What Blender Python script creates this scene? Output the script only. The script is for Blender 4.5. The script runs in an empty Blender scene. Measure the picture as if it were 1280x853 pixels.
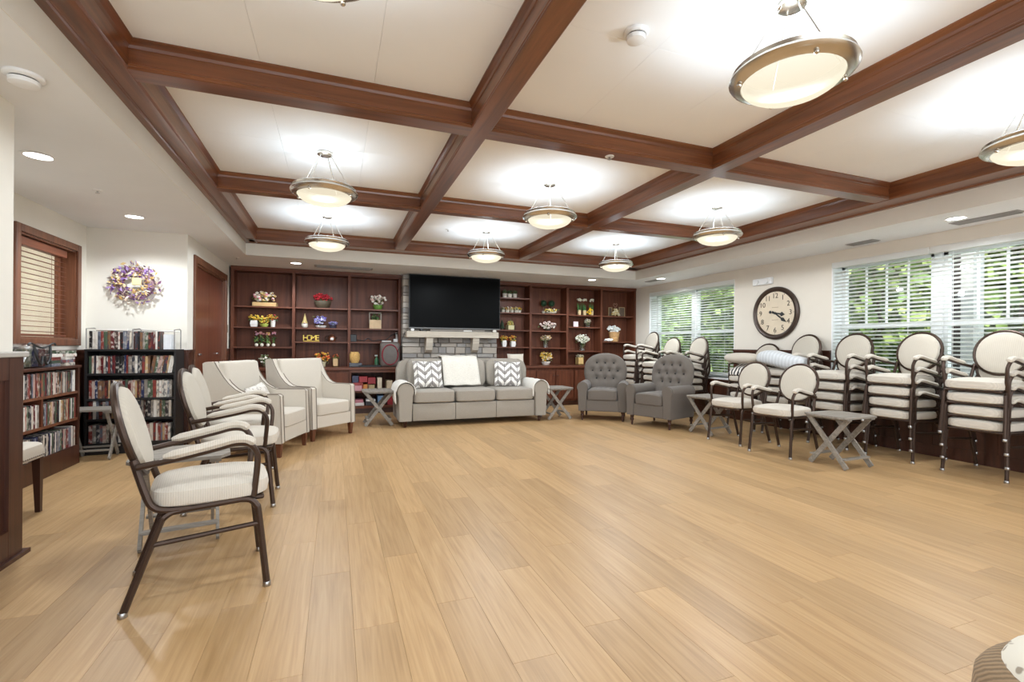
import bpy, bmesh, math, random
from mathutils import Vector, Matrix
PI = math.pi
random.seed(7)
SC = bpy.context.scene
COL = SC.collection
# ---------------------------------------------------------------- camera
FPX, YAW, V0, CAMH, ROLL = 595.07, math.radians(20.391), 432.99, 1.168, 0.007
cam = bpy.data.objects.new('camera', bpy.data.cameras.new('camera'))
COL.objects.link(cam)
cam.data.sensor_width = 36.0
cam.data.sensor_fit = 'HORIZONTAL'
cam.data.lens = FPX / 1280 * 36
cam.data.shift_y = (V0 - 426.5) / 1280
cam.data.clip_start = 0.02
cam.matrix_world = Matrix.Translation((0, 0, CAMH)) @ Matrix.Rotation(-YAW, 4, 'Z') @ Matrix.Rotation(PI / 2, 4, 'X') @ Matrix.Rotation(ROLL, 4, 'Z')
SC.camera = cam
# ---------------------------------------------------------------- sky and exposure
W = bpy.data.worlds.new('sky'); SC.world = W; W.use_nodes = True
bg = W.node_tree.nodes['Background']
bg.inputs[0].default_value = (0.84, 0.93, 1.0, 1)
bg.inputs[1].default_value = 2.75
SC.view_settings.view_transform = 'Standard'
SC.view_settings.look = 'None'
SC.view_settings.gamma = 1.0
SC.view_settings.use_curve_mapping = False
SC.view_settings.exposure = 0.74
PENDANT_W, PENDANT_UP_W, BOWL_L, DOWN_W, DOWN_L = 70.0, 6.2, 0.64, 46.0, 6.0
sun = bpy.data.objects.new('sun', bpy.data.lights.new('sun', 'SUN')); COL.objects.link(sun)   # over the roof, onto the garden
sun.data.energy = 4.0; sun.data.color = (1, .95, .84); sun.data.angle = .02
sun.rotation_euler = Vector((.62, .03, -.78)).to_track_quat('-Z', 'Y').to_euler()


def ray(u, v):                       # direction of a photo pixel; distance comes from the surface it lies on
    a, b = u - 640, v - V0
    x = math.cos(ROLL) * a + math.sin(ROLL) * b
    y = -math.sin(ROLL) * a + math.cos(ROLL) * b
    r, z = x / FPX, -y / FPX
    return Vector((math.sin(YAW) + r * math.cos(YAW), math.cos(YAW) - r * math.sin(YAW), z))


def atz(u, v, z=0.0):
    d = ray(u, v); return d * ((z - CAMH) / d.z) + Vector((0, 0, CAMH))


def aty(u, v, y):
    d = ray(u, v); return d * (y / d.y) + Vector((0, 0, CAMH))


def atx(u, v, x):
    d = ray(u, v); return d * (x / d.x) + Vector((0, 0, CAMH))


def pix(p):
    d = p[1] * math.cos(YAW) + p[0] * math.sin(YAW)
    if d < .05: return None
    r = p[0] * math.cos(YAW) - p[1] * math.sin(YAW)
    return 640 + FPX * r / d, V0 - FPX * (p[2] - CAMH) / d, d


# ---------------------------------------------------------------- materials
def new_mat(name):
    m = bpy.data.materials.new(name); m.use_nodes = True
    nt = m.node_tree
    return m, nt, nt.nodes['Principled BSDF']


def N(nt, kind, **kw):
    n = nt.nodes.new(kind)
    for k, v in kw.items():
        if k in n.inputs.keys(): n.inputs[k].default_value = v
        else: setattr(n, k, v)
    return n


def c4(c): return (c[0], c[1], c[2], 1)


def ramp(nt, stops, constant=False):
    r = nt.nodes.new('ShaderNodeValToRGB')
    e = r.color_ramp.elements
    while len(e) < len(stops): e.new(0.5)
    for i, (p, c) in enumerate(stops):
        e[i].position = p; e[i].color = c4(c)
    if constant: r.color_ramp.interpolation = 'CONSTANT'
    return r


def plain(name, c, rough=.6, metal=0, spec=.5, noise=.06, nscale=14, bump=0, coat=0, sheen=0):
    m, nt, b = new_mat(name)
    b.inputs['Roughness'].default_value = rough; b.inputs['Metallic'].default_value = metal
    b.inputs['Specular IOR Level'].default_value = spec; b.inputs['Coat Weight'].default_value = coat
    b.inputs['Sheen Weight'].default_value = sheen
    tc = N(nt, 'ShaderNodeTexCoord')
    nz = N(nt, 'ShaderNodeTexNoise', Scale=nscale, Detail=4.0)
    nt.links.new(tc.outputs['Object'], nz.inputs['Vector'])
    lo = [max(0, x * (1 - noise)) for x in c]; hi = [min(1, x * (1 + noise)) for x in c]
    r = ramp(nt, [(.3, lo), (.7, hi)])
    nt.links.new(nz.outputs['Fac'], r.inputs['Fac']); nt.links.new(r.outputs['Color'], b.inputs['Base Color'])
    if bump:
        bp = N(nt, 'ShaderNodeBump', Strength=bump, Distance=.004)
        nt.links.new(nz.outputs['Fac'], bp.inputs['Height']); nt.links.new(bp.outputs['Normal'], b.inputs['Normal'])
    return m


def wood(name, c1, c2, axis=2, rough=.35, scale=1.0, coat=.25, world=False, spec=.4):
    m, nt, b = new_mat(name)
    b.inputs['Roughness'].default_value = rough; b.inputs['Coat Weight'].default_value = coat
    b.inputs['Coat Roughness'].default_value = .25; b.inputs['Specular IOR Level'].default_value = spec
    s = [26 * scale] * 3; s[axis] = 1.4 * scale
    mp = N(nt, 'ShaderNodeMapping'); mp.inputs['Scale'].default_value = s
    if world:
        src = N(nt, 'ShaderNodeNewGeometry').outputs['Position']
    else:
        src = N(nt, 'ShaderNodeTexCoord').outputs['Object']
    nt.links.new(src, mp.inputs['Vector'])
    nz = N(nt, 'ShaderNodeTexNoise', Scale=1.0, Detail=6.0, Roughness=.6, Distortion=.6)
    nt.links.new(mp.outputs['Vector'], nz.inputs['Vector'])
    r = ramp(nt, [(.28, c1), (.72, c2)])
    nt.links.new(nz.outputs['Fac'], r.inputs['Fac']); nt.links.new(r.outputs['Color'], b.inputs['Base Color'])
    bp = N(nt, 'ShaderNodeBump', Strength=.12, Distance=.002)
    nt.links.new(nz.outputs['Fac'], bp.inputs['Height']); nt.links.new(bp.outputs['Normal'], b.inputs['Normal'])
    return m


def fabric(name, c, rib=0, axis='X', rough=.9, amt=.10, scale=240):
    m, nt, b = new_mat(name)
    b.inputs['Roughness'].default_value = rough; b.inputs['Specular IOR Level'].default_value = .15
    b.inputs['Sheen Weight'].default_value = .15
    tc = N(nt, 'ShaderNodeTexCoord')
    nz = N(nt, 'ShaderNodeTexNoise', Scale=float(scale), Detail=3.0)
    nt.links.new(tc.outputs['Object'], nz.inputs['Vector'])
    lo = [x * (1 - amt) for x in c]; hi = [min(1, x * (1 + amt)) for x in c]
    r = ramp(nt, [(.3, lo), (.7, hi)])
    h = nz.outputs['Fac']
    if rib:
        wv = N(nt, 'ShaderNodeTexWave', Scale=float(rib), Distortion=.15)
        wv.bands_direction = axis
        nt.links.new(tc.outputs['Object'], wv.inputs['Vector'])
        ad = N(nt, 'ShaderNodeMath', operation='MULTIPLY_ADD'); ad.inputs[1].default_value = .55
        nt.links.new(wv.outputs['Fac'], ad.inputs[0])
        ml = N(nt, 'ShaderNodeMath', operation='MULTIPLY'); ml.inputs[1].default_value = .5
        nt.links.new(nz.outputs['Fac'], ml.inputs[0]); nt.links.new(ml.outputs[0], ad.inputs[2])
        h = ad.outputs[0]
    nt.links.new(h, r.inputs['Fac']); nt.links.new(r.outputs['Color'], b.inputs['Base Color'])
    bp = N(nt, 'ShaderNodeBump', Strength=.35, Distance=.003)
    nt.links.new(h, bp.inputs['Height']); nt.links.new(bp.outputs['Normal'], b.inputs['Normal'])
    return m


def multi(name, colors, rough=.7, by='island'):
    m, nt, b = new_mat(name)
    b.inputs['Roughness'].default_value = rough
    src = N(nt, 'ShaderNodeNewGeometry').outputs['Random Per Island'] if by == 'island' else N(nt, 'ShaderNodeObjectInfo').outputs['Random']
    k = len(colors)
    r = ramp(nt, [(i / k, c) for i, c in enumerate(colors)], True)
    nt.links.new(src, r.inputs['Fac']); nt.links.new(r.outputs['Color'], b.inputs['Base Color'])
    return m


def emit(name, c, s):
    m, nt, b = new_mat(name)
    b.inputs['Base Color'].default_value = c4(c)
    b.inputs['Emission Color'].default_value = c4(c); b.inputs['Emission Strength'].default_value = s
    return m


def srgb(r, g, b):
    f = lambda x: (x / 255 / 12.92) if x < 10.3 else ((x / 255 + .055) / 1.055) ** 2.4
    return (f(r), f(g), f(b))


M = {}
M['wall'] = plain('cream_wall_paint', (.76, .72, .645), .75, noise=.02, nscale=3)
M['wall_r'] = plain('beige_wall_paint', (.72, .66, .575), .75, noise=.02, nscale=3)
M['soffit'] = plain('soffit_paint', (.79, .80, .81), .8, noise=.015, nscale=3)
M['ceil'] = plain('ceiling_panel_paint', (.90, .91, .92), .85, noise=.015, nscale=2)
M['white'] = plain('white_trim_paint', (.82, .82, .82), .45, noise=.02)
M['slat'] = plain('white_blind_slat', (.92, .92, .91), .5, noise=.01)
_nt = M['slat'].node_tree; _o = _nt.nodes['Material Output']; _t = _nt.nodes.new('ShaderNodeBsdfTranslucent'); _t.inputs[0].default_value = (.92, .92, .9, 1)
_x = _nt.nodes.new('ShaderNodeMixShader'); _x.inputs[0].default_value = .4
_nt.links.new(_nt.nodes['Principled BSDF'].outputs[0], _x.inputs[1]); _nt.links.new(_t.outputs[0], _x.inputs[2]); _nt.links.new(_x.outputs[0], _o.inputs['Surface'])
BW1, BW2 = srgb(86, 46, 24), srgb(134, 80, 48)
M['beam_x'] = wood('stained_beam_x', BW1, BW2, 0, .28, .8, .5, True)
M['beam_y'] = wood('stained_beam_y', BW1, BW2, 1, .28, .8, .5, True)
CW1, CW2 = srgb(76, 40, 25), srgb(112, 64, 44)
M['cab'] = wood('cabinet_wood', CW1, CW2, 2, .5, .7, .06, True, .25)
M['cabx'] = wood('cabinet_wood_across', CW1, CW2, 0, .45, .7, .1, True, .3)
M['case'] = wood('casing_wood', srgb(88, 52, 34), srgb(128, 80, 55), 2, .4, .8, .25, True)
M['door'] = wood('door_wood', srgb(92, 48, 32), srgb(120, 66, 46), 2, .38, .5, .3, True)
M['dark'] = wood('dark_wainscot_wood', srgb(54, 28, 18), srgb(84, 47, 32), 2, .4, .8, .2, True)
M['blackcase'] = plain('black_bookcase_laminate', (.010, .008, .008), .55)
M['greywood'] = wood('grey_weathered_wood', srgb(116, 109, 100), srgb(158, 150, 140), 0, .65, 1.6, 0)
M['mantel'] = wood('whitewashed_mantel_wood', srgb(176, 164, 148), srgb(206, 195, 180), 0, .7, .8, 0)
M['bronze'] = plain('dark_bronze_metal', srgb(70, 54, 45), .38, .55, noise=.08)
M['chrome'] = plain('chrome_glide', (.45, .44, .43), .35, 1, noise=.02)
M['nickel'] = plain('brushed_nickel', (.62, .58, .52), .26, 1, noise=.05)
M['cream'] = fabric('cream_ribbed_fabric', srgb(200, 191, 178), 34, 'X', amt=.05)
M['creamz'] = fabric('cream_ribbed_back_fabric', srgb(188, 179, 165), 22, 'Y', amt=.03)
M['wing'] = fabric('ivory_linen', srgb(198, 189, 176), amt=.05)
M['wingtrim'] = plain('dark_welt', srgb(128, 116, 104), .7)
M['sofa'] = fabric('taupe_sofa_fabric', srgb(154, 146, 135), amt=.10, scale=160)
M['tuft'] = fabric('charcoal_grey_tweed', srgb(106, 98, 91), 60, 'Z', amt=.16, scale=180)
M['button'] = plain('dark_button', srgb(48, 44, 42), .8)
M['leg'] = plain('dark_walnut_leg', srgb(62, 34, 24), .4, noise=.15)
M['legw'] = plain('brown_tapered_leg', srgb(98, 56, 36), .4, noise=.15)
M['throw'] = fabric('white_throw', srgb(232, 228, 220), amt=.05, scale=90)
M['fluffy'] = fabric('ivory_fleece_throw', srgb(216, 210, 199), amt=.08, scale=60)
M['black'] = plain('black_plastic', (.012, .012, .013), .45)
M['screen'] = plain('dark_screen', (.003, .003, .003), .35, spec=.03, noise=0)
M['silver'] = plain('silver_satin', srgb(196, 200, 204), .35, .25, noise=.05, nscale=30)
M['glassy'] = None
M['mortar'] = plain('fireplace_mortar', srgb(120, 110, 100), .95)


def glass(name, tint=(.95, .97, .97), gl=.10, rough=.02):
    m = bpy.data.materials.new(name); m.use_nodes = True; nt = m.node_tree
    nt.nodes.remove(nt.nodes['Principled BSDF']); out = nt.nodes['Material Output']
    t = N(nt, 'ShaderNodeBsdfTransparent'); t.inputs[0].default_value = c4(tint)
    g = N(nt, 'ShaderNodeBsdfGlossy'); g.inputs['Roughness'].default_value = rough
    mx = N(nt, 'ShaderNodeMixShader'); mx.inputs[0].default_value = gl
    nt.links.new(t.outputs[0], mx.inputs[1]); nt.links.new(g.outputs[0], mx.inputs[2])
    nt.links.new(mx.outputs[0], out.inputs['Surface'])
    return m


M['glass'] = glass('window_glass', gl=.05)
M['vaseglass'] = glass('vase_glass', (.80, .86, .87), .22, .05)
M['bagplastic'] = glass('clear_bag_plastic', (.86, .86, .87), .30, .22)


def floor_mat():
    m, nt, b = new_mat('oak_vinyl_plank')
    geo = N(nt, 'ShaderNodeNewGeometry'); oi = N(nt, 'ShaderNodeObjectInfo')
    rnd = N(nt, 'ShaderNodeMath', operation='ADD')
    nt.links.new(geo.outputs['Random Per Island'], rnd.inputs[0]); nt.links.new(oi.outputs['Random'], rnd.inputs[1])
    fr = N(nt, 'ShaderNodeMath', operation='FRACT'); nt.links.new(rnd.outputs[0], fr.inputs[0])
    cmb = N(nt, 'ShaderNodeCombineXYZ')
    ml = N(nt, 'ShaderNodeMath', operation='MULTIPLY'); ml.inputs[1].default_value = 37.0
    nt.links.new(fr.outputs[0], ml.inputs[0]); nt.links.new(ml.outputs[0], cmb.inputs[0]); nt.links.new(ml.outputs[0], cmb.inputs[1])
    va = N(nt, 'ShaderNodeVectorMath', operation='ADD')
    nt.links.new(geo.outputs['Position'], va.inputs[0]); nt.links.new(cmb.outputs[0], va.inputs[1])
    mp = N(nt, 'ShaderNodeMapping'); mp.inputs['Scale'].default_value = (15, .8, 1)
    nt.links.new(va.outputs[0], mp.inputs['Vector'])
    n1 = N(nt, 'ShaderNodeTexNoise', Scale=1.0, Detail=5.0, Roughness=.55, Distortion=2.4)
    nt.links.new(mp.outputs[0], n1.inputs['Vector'])
    mp2 = N(nt, 'ShaderNodeMapping'); mp2.inputs['Scale'].default_value = (110, 3.0, 1)
    nt.links.new(va.outputs[0], mp2.inputs['Vector'])
    n2 = N(nt, 'ShaderNodeTexNoise', Scale=1.0, Detail=3.0)
    nt.links.new(mp2.outputs[0], n2.inputs['Vector'])
    mx = N(nt, 'ShaderNodeMath', operation='MULTIPLY_ADD'); mx.inputs[1].default_value = .35
    nt.links.new(n2.outputs['Fac'], mx.inputs[0])
    m65 = N(nt, 'ShaderNodeMath', operation='MULTIPLY'); m65.inputs[1].default_value = .65
    nt.links.new(n1.outputs['Fac'], m65.inputs[0]); nt.links.new(m65.outputs[0], mx.inputs[2])
    r = ramp(nt, [(.30, (.365, .216, .094)), (.5, (.460, .286, .134)), (.70, (.53, .345, .175))])
    nt.links.new(mx.outputs[0], r.inputs['Fac'])
    hsv = N(nt, 'ShaderNodeHueSaturation')
    mr = N(nt, 'ShaderNodeMapRange'); mr.inputs['To Min'].default_value = .89; mr.inputs['To Max'].default_value = 1.11
    nt.links.new(fr.outputs[0], mr.inputs['Value']); nt.links.new(mr.outputs[0], hsv.inputs['Value'])
    nt.links.new(r.outputs['Color'], hsv.inputs['Color']); nt.links.new(hsv.outputs['Color'], b.inputs['Base Color'])
    b.inputs['Roughness'].default_value = .38; b.inputs['Specular IOR Level'].default_value = .45
    bp = N(nt, 'ShaderNodeBump', Strength=.08, Distance=.002)
    nt.links.new(n2.outputs['Fac'], bp.inputs['Height']); nt.links.new(bp.outputs['Normal'], b.inputs['Normal'])
    return m


M['floor'] = floor_mat()


def chevron_mat():
    m, nt, b = new_mat('grey_white_chevron')
    tc = N(nt, 'ShaderNodeTexCoord'); sp = N(nt, 'ShaderNodeSeparateXYZ')
    nt.links.new(tc.outputs['Object'], sp.inputs[0])
    def mth(op, a, bb=None, cc=None):
        n = N(nt, 'ShaderNodeMath', operation=op)
        for i, q in enumerate((a, bb, cc)):
            if q is None: continue
            if isinstance(q, (int, float)): n.inputs[i].default_value = q
            else: nt.links.new(q, n.inputs[i])
        return n.outputs[0]
    px = mth('PINGPONG', mth('ADD', sp.outputs['X'], 5.0), .105)
    t = mth('ADD', sp.outputs['Z'], mth('MULTIPLY', px, 1.0))
    s = mth('FRACT', mth('MULTIPLY', t, 8.5))
    nz = N(nt, 'ShaderNodeTexNoise', Scale=30.0, Detail=3.0); nt.links.new(tc.outputs['Object'], nz.inputs['Vector'])
    s2 = mth('ADD', s, mth('MULTIPLY', mth('SUBTRACT', nz.outputs['Fac'], .5), .5))
    r = ramp(nt, [(0, srgb(236, 232, 226)), (.48, srgb(232, 228, 222)), (.55, srgb(132, 126, 122)), (.95, srgb(156, 150, 146))])
    nt.links.new(s2, r.inputs['Fac'])
    ln = mth('LESS_THAN', mth('ABSOLUTE', mth('SUBTRACT', px, .0525)), .0485)
    mx = N(nt, 'ShaderNodeMix', data_type='RGBA')
    nt.links.new(ln, mx.inputs['Factor']); mx.inputs['A'].default_value = c4(srgb(92, 88, 86))
    nt.links.new(r.outputs['Color'], mx.inputs['B'])
    nt.links.new(mx.outputs['Result'], b.inputs['Base Color']); b.inputs['Roughness'].default_value = .9
    return m


M['chevron'] = chevron_mat()


def spine_mat():
    m, nt, b = new_mat('disc_case_print')
    oi = N(nt, 'ShaderNodeObjectInfo'); tc = N(nt, 'ShaderNodeTexCoord')
    cols = [(22, 20, 22), (122, 52, 46), (206, 198, 188), (52, 52, 60), (118, 84, 60), (34, 44, 80), (196, 186, 172), (92, 28, 30),
            (70, 86, 66), (178, 148, 106), (44, 38, 40), (180, 150, 140), (106, 110, 122), (212, 206, 198), (60, 34, 30), (128, 120, 112)]
    r = ramp(nt, [(i / 16, srgb(*c)) for i, c in enumerate(cols)], True)
    nt.links.new(oi.outputs['Random'], r.inputs['Fac'])
    mp = N(nt, 'ShaderNodeMapping'); mp.inputs['Scale'].default_value = (40, 40, 22)
    ad = N(nt, 'ShaderNodeVectorMath', operation='ADD')
    cb = N(nt, 'ShaderNodeCombineXYZ'); mu = N(nt, 'ShaderNodeMath', operation='MULTIPLY'); mu.inputs[1].default_value = 50
    nt.links.new(oi.outputs['Random'], mu.inputs[0]); nt.links.new(mu.outputs[0], cb.inputs[2])
    nt.links.new(tc.outputs['Object'], ad.inputs[0]); nt.links.new(cb.outputs[0], ad.inputs[1])
    nt.links.new(ad.outputs[0], mp.inputs[0])
    nz = N(nt, 'ShaderNodeTexNoise', Scale=1.0, Detail=2.0); nt.links.new(mp.outputs[0], nz.inputs['Vector'])
    st = ramp(nt, [(.50, (0, 0, 0)), (.62, (.7, .7, .7))]); nt.links.new(nz.outputs['Fac'], st.inputs['Fac'])
    r2 = ramp(nt, [(i / 5, srgb(*c)) for i, c in enumerate([(206, 200, 192), (150, 72, 60), (184, 176, 166), (60, 60, 70), (170, 160, 150)])], True)
    w2 = N(nt, 'ShaderNodeMath', operation='FRACT'); nt.links.new(mu.outputs[0], w2.inputs[0]); nt.links.new(w2.outputs[0], r2.inputs['Fac'])
    mx = N(nt, 'ShaderNodeMix', data_type='RGBA')
    nt.links.new(st.outputs['Color'], mx.inputs['Factor']); nt.links.new(r.outputs['Color'], mx.inputs['A']); nt.links.new(r2.outputs['Color'], mx.inputs['B'])
    nt.links.new(mx.outputs['Result'], b.inputs['Base Color']); b.inputs['Roughness'].default_value = .35
    return m


M['spine'] = spine_mat()


# ---------------------------------------------------------------- mesh building
class MB:
    def __init__(s): s.v = []; s.f = []
    def add(s, vs, fs):
        o = len(s.v); s.v += [tuple(p) for p in vs]; s.f += [tuple(i + o for i in f) for f in fs]; return s
    def box(s, x0, x1, y0, y1, z0, z1):
        return s.add([(x, y, z) for z in (z0, z1) for y in (y0, y1) for x in (x0, x1)],
                     [(0, 2, 3, 1), (4, 5, 7, 6), (0, 1, 5, 4), (2, 6, 7, 3), (0, 4, 6, 2), (1, 3, 7, 5)])
    def bar(s, a, b, w, t, up=(0, 0, 1)):          # rectangular bar from a to b
        a, b = Vector(a), Vector(b); d = (b - a).normalized()
        sd = d.cross(Vector(up)).normalized(); u = sd.cross(d)
        vs = [p + sd * (i * w / 2) + u * (j * t / 2) for p in (a, b) for i, j in ((-1, -1), (1, -1), (1, 1), (-1, 1))]
        return s.add(vs, [(0, 3, 2, 1), (4, 5, 6, 7), (0, 1, 5, 4), (1, 2, 6, 5), (2, 3, 7, 6), (3, 0, 4, 7)])
    def rbox(s, x0, x1, y0, y1, z0, z1, r=.02, seg=2):
        bm = bmesh.new(); bmesh.ops.create_cube(bm, size=1)
        for v in bm.verts:
            v.co = Vector(((x0 + x1) / 2 + v.co.x * (x1 - x0), (y0 + y1) / 2 + v.co.y * (y1 - y0), (z0 + z1) / 2 + v.co.z * (z1 - z0)))
        bmesh.ops.bevel(bm, geom=bm.edges[:], offset=r, segments=seg, profile=.5, affect='EDGES')
        return s.bm(bm)
    def bm(s, bm):
        bm.verts.index_update()
        s.add([v.co[:] for v in bm.verts], [[v.index for v in f.verts] for f in bm.faces]); bm.free(); return s
    def ico(s, c, r, sub=1, sc=(1, 1, 1), jit=0):
        bm = bmesh.new(); bmesh.ops.create_icosphere(bm, subdivisions=sub, radius=1)
        for v in bm.verts:
            k = 1 + random.uniform(-jit, jit)
            v.co = Vector((c[0] + v.co.x * r * sc[0] * k, c[1] + v.co.y * r * sc[1] * k, c[2] + v.co.z * r * sc[2] * k))
        return s.bm(bm)
    def tube(s, pts, r, n=8, closed=False, cap=True, sx=1.0):
        pts = [Vector(p) for p in pts]; m = len(pts); o = len(s.v)
        rs = r if isinstance(r, (list, tuple)) else [r] * m
        up = None
        for i, p in enumerate(pts):
            if closed: t = pts[(i + 1) % m] - pts[i - 1]
            else: t = pts[min(i + 1, m - 1)] - pts[max(i - 1, 0)]
            t.normalize()
            if up is None:
                up = Vector((0, 0, 1)) if abs(t.z) < .9 else Vector((1, 0, 0))
            sd = t.cross(up)
            if sd.length < 1e-6: sd = t.orthogonal()
            sd.normalize(); up = sd.cross(t).normalized()
            for k in range(n):
                a = 2 * PI * k / n
                s.v.append(tuple(p + sd * math.cos(a) * rs[i] * sx + up * math.sin(a) * rs[i]))
        for i in range(m if closed else m - 1):
            j = (i + 1) % m
            for k in range(n):
                l = (k + 1) % n
                s.f.append((o + i * n + k, o + i * n + l, o + j * n + l, o + j * n + k))
        if cap and not closed:
            s.f.append(tuple(o + k for k in range(n))[::-1]); s.f.append(tuple(o + (m - 1) * n + k for k in range(n)))
        return s
    def lathe(s, prof, n=20, c=(0, 0, 0), cap=True):
        o = len(s.v)
        for r, z in prof:
            for k in range(n):
                a = 2 * PI * k / n; s.v.append((c[0] + r * math.cos(a), c[1] + r * math.sin(a), c[2] + z))
        for i in range(len(prof) - 1):
            for k in range(n):
                l = (k + 1) % n
                s.f.append((o + i * n + k, o + i * n + l, o + (i + 1) * n + l, o + (i + 1) * n + k))
        if cap:
            s.f.append(tuple(o + k for k in range(n))[::-1]); s.f.append(tuple(o + (len(prof) - 1) * n + k for k in range(n)))
        return s
    def sup(s, c, a, e1=.4, e2=.4, nu=24, nv=12, fn=None):      # superellipsoid cushion
        o = len(s.v); sg = lambda x, e: math.copysign(abs(x) ** e, x)
        for j in range(nv + 1):
            ph = -PI / 2 + PI * j / nv
            for i in range(nu):
                th = 2 * PI * i / nu
                p = (sg(math.cos(ph), e1) * sg(math.cos(th), e2), sg(math.cos(ph), e1) * sg(math.sin(th), e2), sg(math.sin(ph), e1))
                q = (c[0] + a[0] * p[0], c[1] + a[1] * p[1], c[2] + a[2] * p[2])
                s.v.append(fn(q) if fn else q)
        for j in range(nv):
            for i in range(nu):
                l = (i + 1) % nu
                s.f.append((o + j * nu + i, o + j * nu + l, o + (j + 1) * nu + l, o + (j + 1) * nu + i))
        return s
    def prism(s, poly, ax, a, b):               # polygon extruded along axis ax from a to b
        n = len(poly); vs = []
        for t in (a, b):
            for p, q in poly:
                vs.append({0: (t, p, q), 1: (p, t, q), 2: (p, q, t)}[ax])
        return s.add(vs, [tuple(range(n)), tuple(range(n, 2 * n))[::-1]] + [(i, (i + 1) % n, n + (i + 1) % n, n + i) for i in range(n)])
    def grid(s, fn, nu, nv):
        o = len(s.v)
        for j in range(nv + 1):
            for i in range(nu + 1): s.v.append(tuple(fn(i / nu, j / nv)))
        for j in range(nv):
            for i in range(nu):
                a = o + j * (nu + 1) + i; s.f.append((a, a + 1, a + nu + 2, a + nu + 1))
        return s
    def xf(s, m):
        s.v = [tuple(m @ Vector(p)) for p in s.v]; return s
    def mesh(s, name, mat, smooth=False):
        me = bpy.data.meshes.new(name); me.from_pydata(s.v, [], s.f); me.update()
        bm = bmesh.new(); bm.from_mesh(me); bmesh.ops.recalc_face_normals(bm, faces=bm.faces[:]); bm.to_mesh(me); bm.free()
        if isinstance(mat, str): mat = M[mat]
        if mat: me.materials.append(mat)
        if smooth:
            me.polygons.foreach_set('use_smooth', [True] * len(me.polygons))
            if smooth != 'all': me.set_sharp_from_angle(angle=math.radians(42))
        return me
    def build(s, name, mat, parent=None, smooth=False):
        return link(name, s.mesh(name, mat, smooth), parent)


def link(name, me, parent=None):
    o = bpy.data.objects.new(name, me); COL.objects.link(o)
    if parent: o.parent = parent
    return o


def tag(o, label=None, cat=None, group=None, kind=None):
    if label: o['label'] = label
    if cat: o['category'] = cat
    if group: o['group'] = group
    if kind: o['kind'] = kind
    return o


def thing(name, label, cat, loc=(0, 0, 0), rz=0, group=None):
    o = bpy.data.objects.new(name, None); COL.objects.link(o)
    o.empty_display_size = .1
    o.location = loc; o.rotation_euler = (0, 0, rz)
    return tag(o, label, cat, group)


def struct(name, mb, mat, label=None, parent=None, smooth=False):
    o = mb.build(name, mat, parent, smooth)
    return tag(o, label, kind='structure')


KIDS = {}
def kids(o):
    if o.name not in KIDS: KIDS[o.name] = [c for c in COL.objects if c.parent == o]
    return KIDS[o.name]


def copy_tree(o, parent=None):
    c = o.copy(); COL.objects.link(c); c.parent = parent
    for k in kids(o): copy_tree(k, c)
    return c


def cat_rom(pts, n=5, closed=False):
    P = [Vector(p) for p in pts]; m = len(P); out = []
    for i in range(m if closed else m - 1):
        g = lambda k: P[k % m] if closed else P[min(max(k, 0), m - 1)]
        a, b, c, d = g(i - 1), g(i), g(i + 1), g(i + 2)
        for j in range(n):
            t = j / n
            out.append(.5 * ((2 * b) + (c - a) * t + (2 * a - 5 * b + 4 * c - d) * t * t + (3 * b - a - 3 * c + d) * t ** 3))
    if not closed: out.append(P[-1])
    return out
# ================================================================ THE SETTING
ZS, ZB, ZC = 2.44, 2.62, 2.77
XL, XR, YB = -1.2, 5.34, 7.66
WX, YR = 6.14, -3.4              # right wall face, rear end of what is built
XW, XA, YA = -1.61, -2.55, 6.49  # left wall line, alcove wall, wreath wall
YF, YBK, YBASE = 8.77, 9.08, 8.47
# ---- floor of planks
fl = struct('floor', MB().box(-2.75, 6.5, YR, 9.3, -.06, -.006), plain('floor_underlay', srgb(120, 88, 60), .9), 'pale oak plank floor')
PWID, PLEN, GAP = .18, 1.22, .00025
cand = []
nrow = int(9.0 / PWID) + 1
for i in range(nrow):
    x = -2.62 + (i + .5) * PWID
    if x > 6.2: continue
    off = (i * .437) % 1.0 * PLEN + random.uniform(-.05, .05)
    k = 0
    y = YR - off
    while y < 9.2:
        y0, y1 = max(y, YR), min(y + PLEN, 9.25)
        if y1 - y0 > .05:
            q = pix((x, (y0 + y1) / 2, 0)); full = y >= YR and y + PLEN <= 9.25
            area = 0
            if q and -60 < q[0] < 1340 and 440 < q[1] < 930 and XA - .1 < x < WX + .1 and full: area = 1 / q[2] ** 3
            cand.append((area, x, y0, y1))
        y += PLEN
cand.sort(key=lambda t: -t[0])
def plank_shape(mb, x, y0, y1):
    a, b, e = PWID / 2 - GAP, GAP, .0006
    P = [(x - a, y0 + b), (x + a, y0 + b), (x + a, y1 - b), (x - a, y1 - b)]
    Q = [(x - a + e, y0 + b + e), (x + a - e, y0 + b + e), (x + a - e, y1 - b - e), (x - a + e, y1 - b - e)]
    mb.add([(p[0], p[1], -.006) for p in P] + [(p[0], p[1], -.0008) for p in P] + [(p[0], p[1], 0) for p in Q],
           [(0, 1, 5, 4), (1, 2, 6, 5), (2, 3, 7, 6), (3, 0, 4, 7), (4, 5, 9, 8), (5, 6, 10, 9), (6, 7, 11, 10), (7, 4, 8, 11), (8, 9, 10, 11)])
pm = MB(); plank_shape(pm, 0, -PLEN / 2, PLEN / 2); pme = pm.mesh('plank', 'floor')
rest = MB(); cnt = 0
for a, x, y0, y1 in cand:
    if a > 0 and cnt < 300:
        o = link('plank', pme, fl); o.location = (x, (y0 + y1) / 2, 0); cnt += 1
    else: plank_shape(rest, x, y0, y1)
tag(rest.build('plank', 'floor', fl), kind='stuff')

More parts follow.
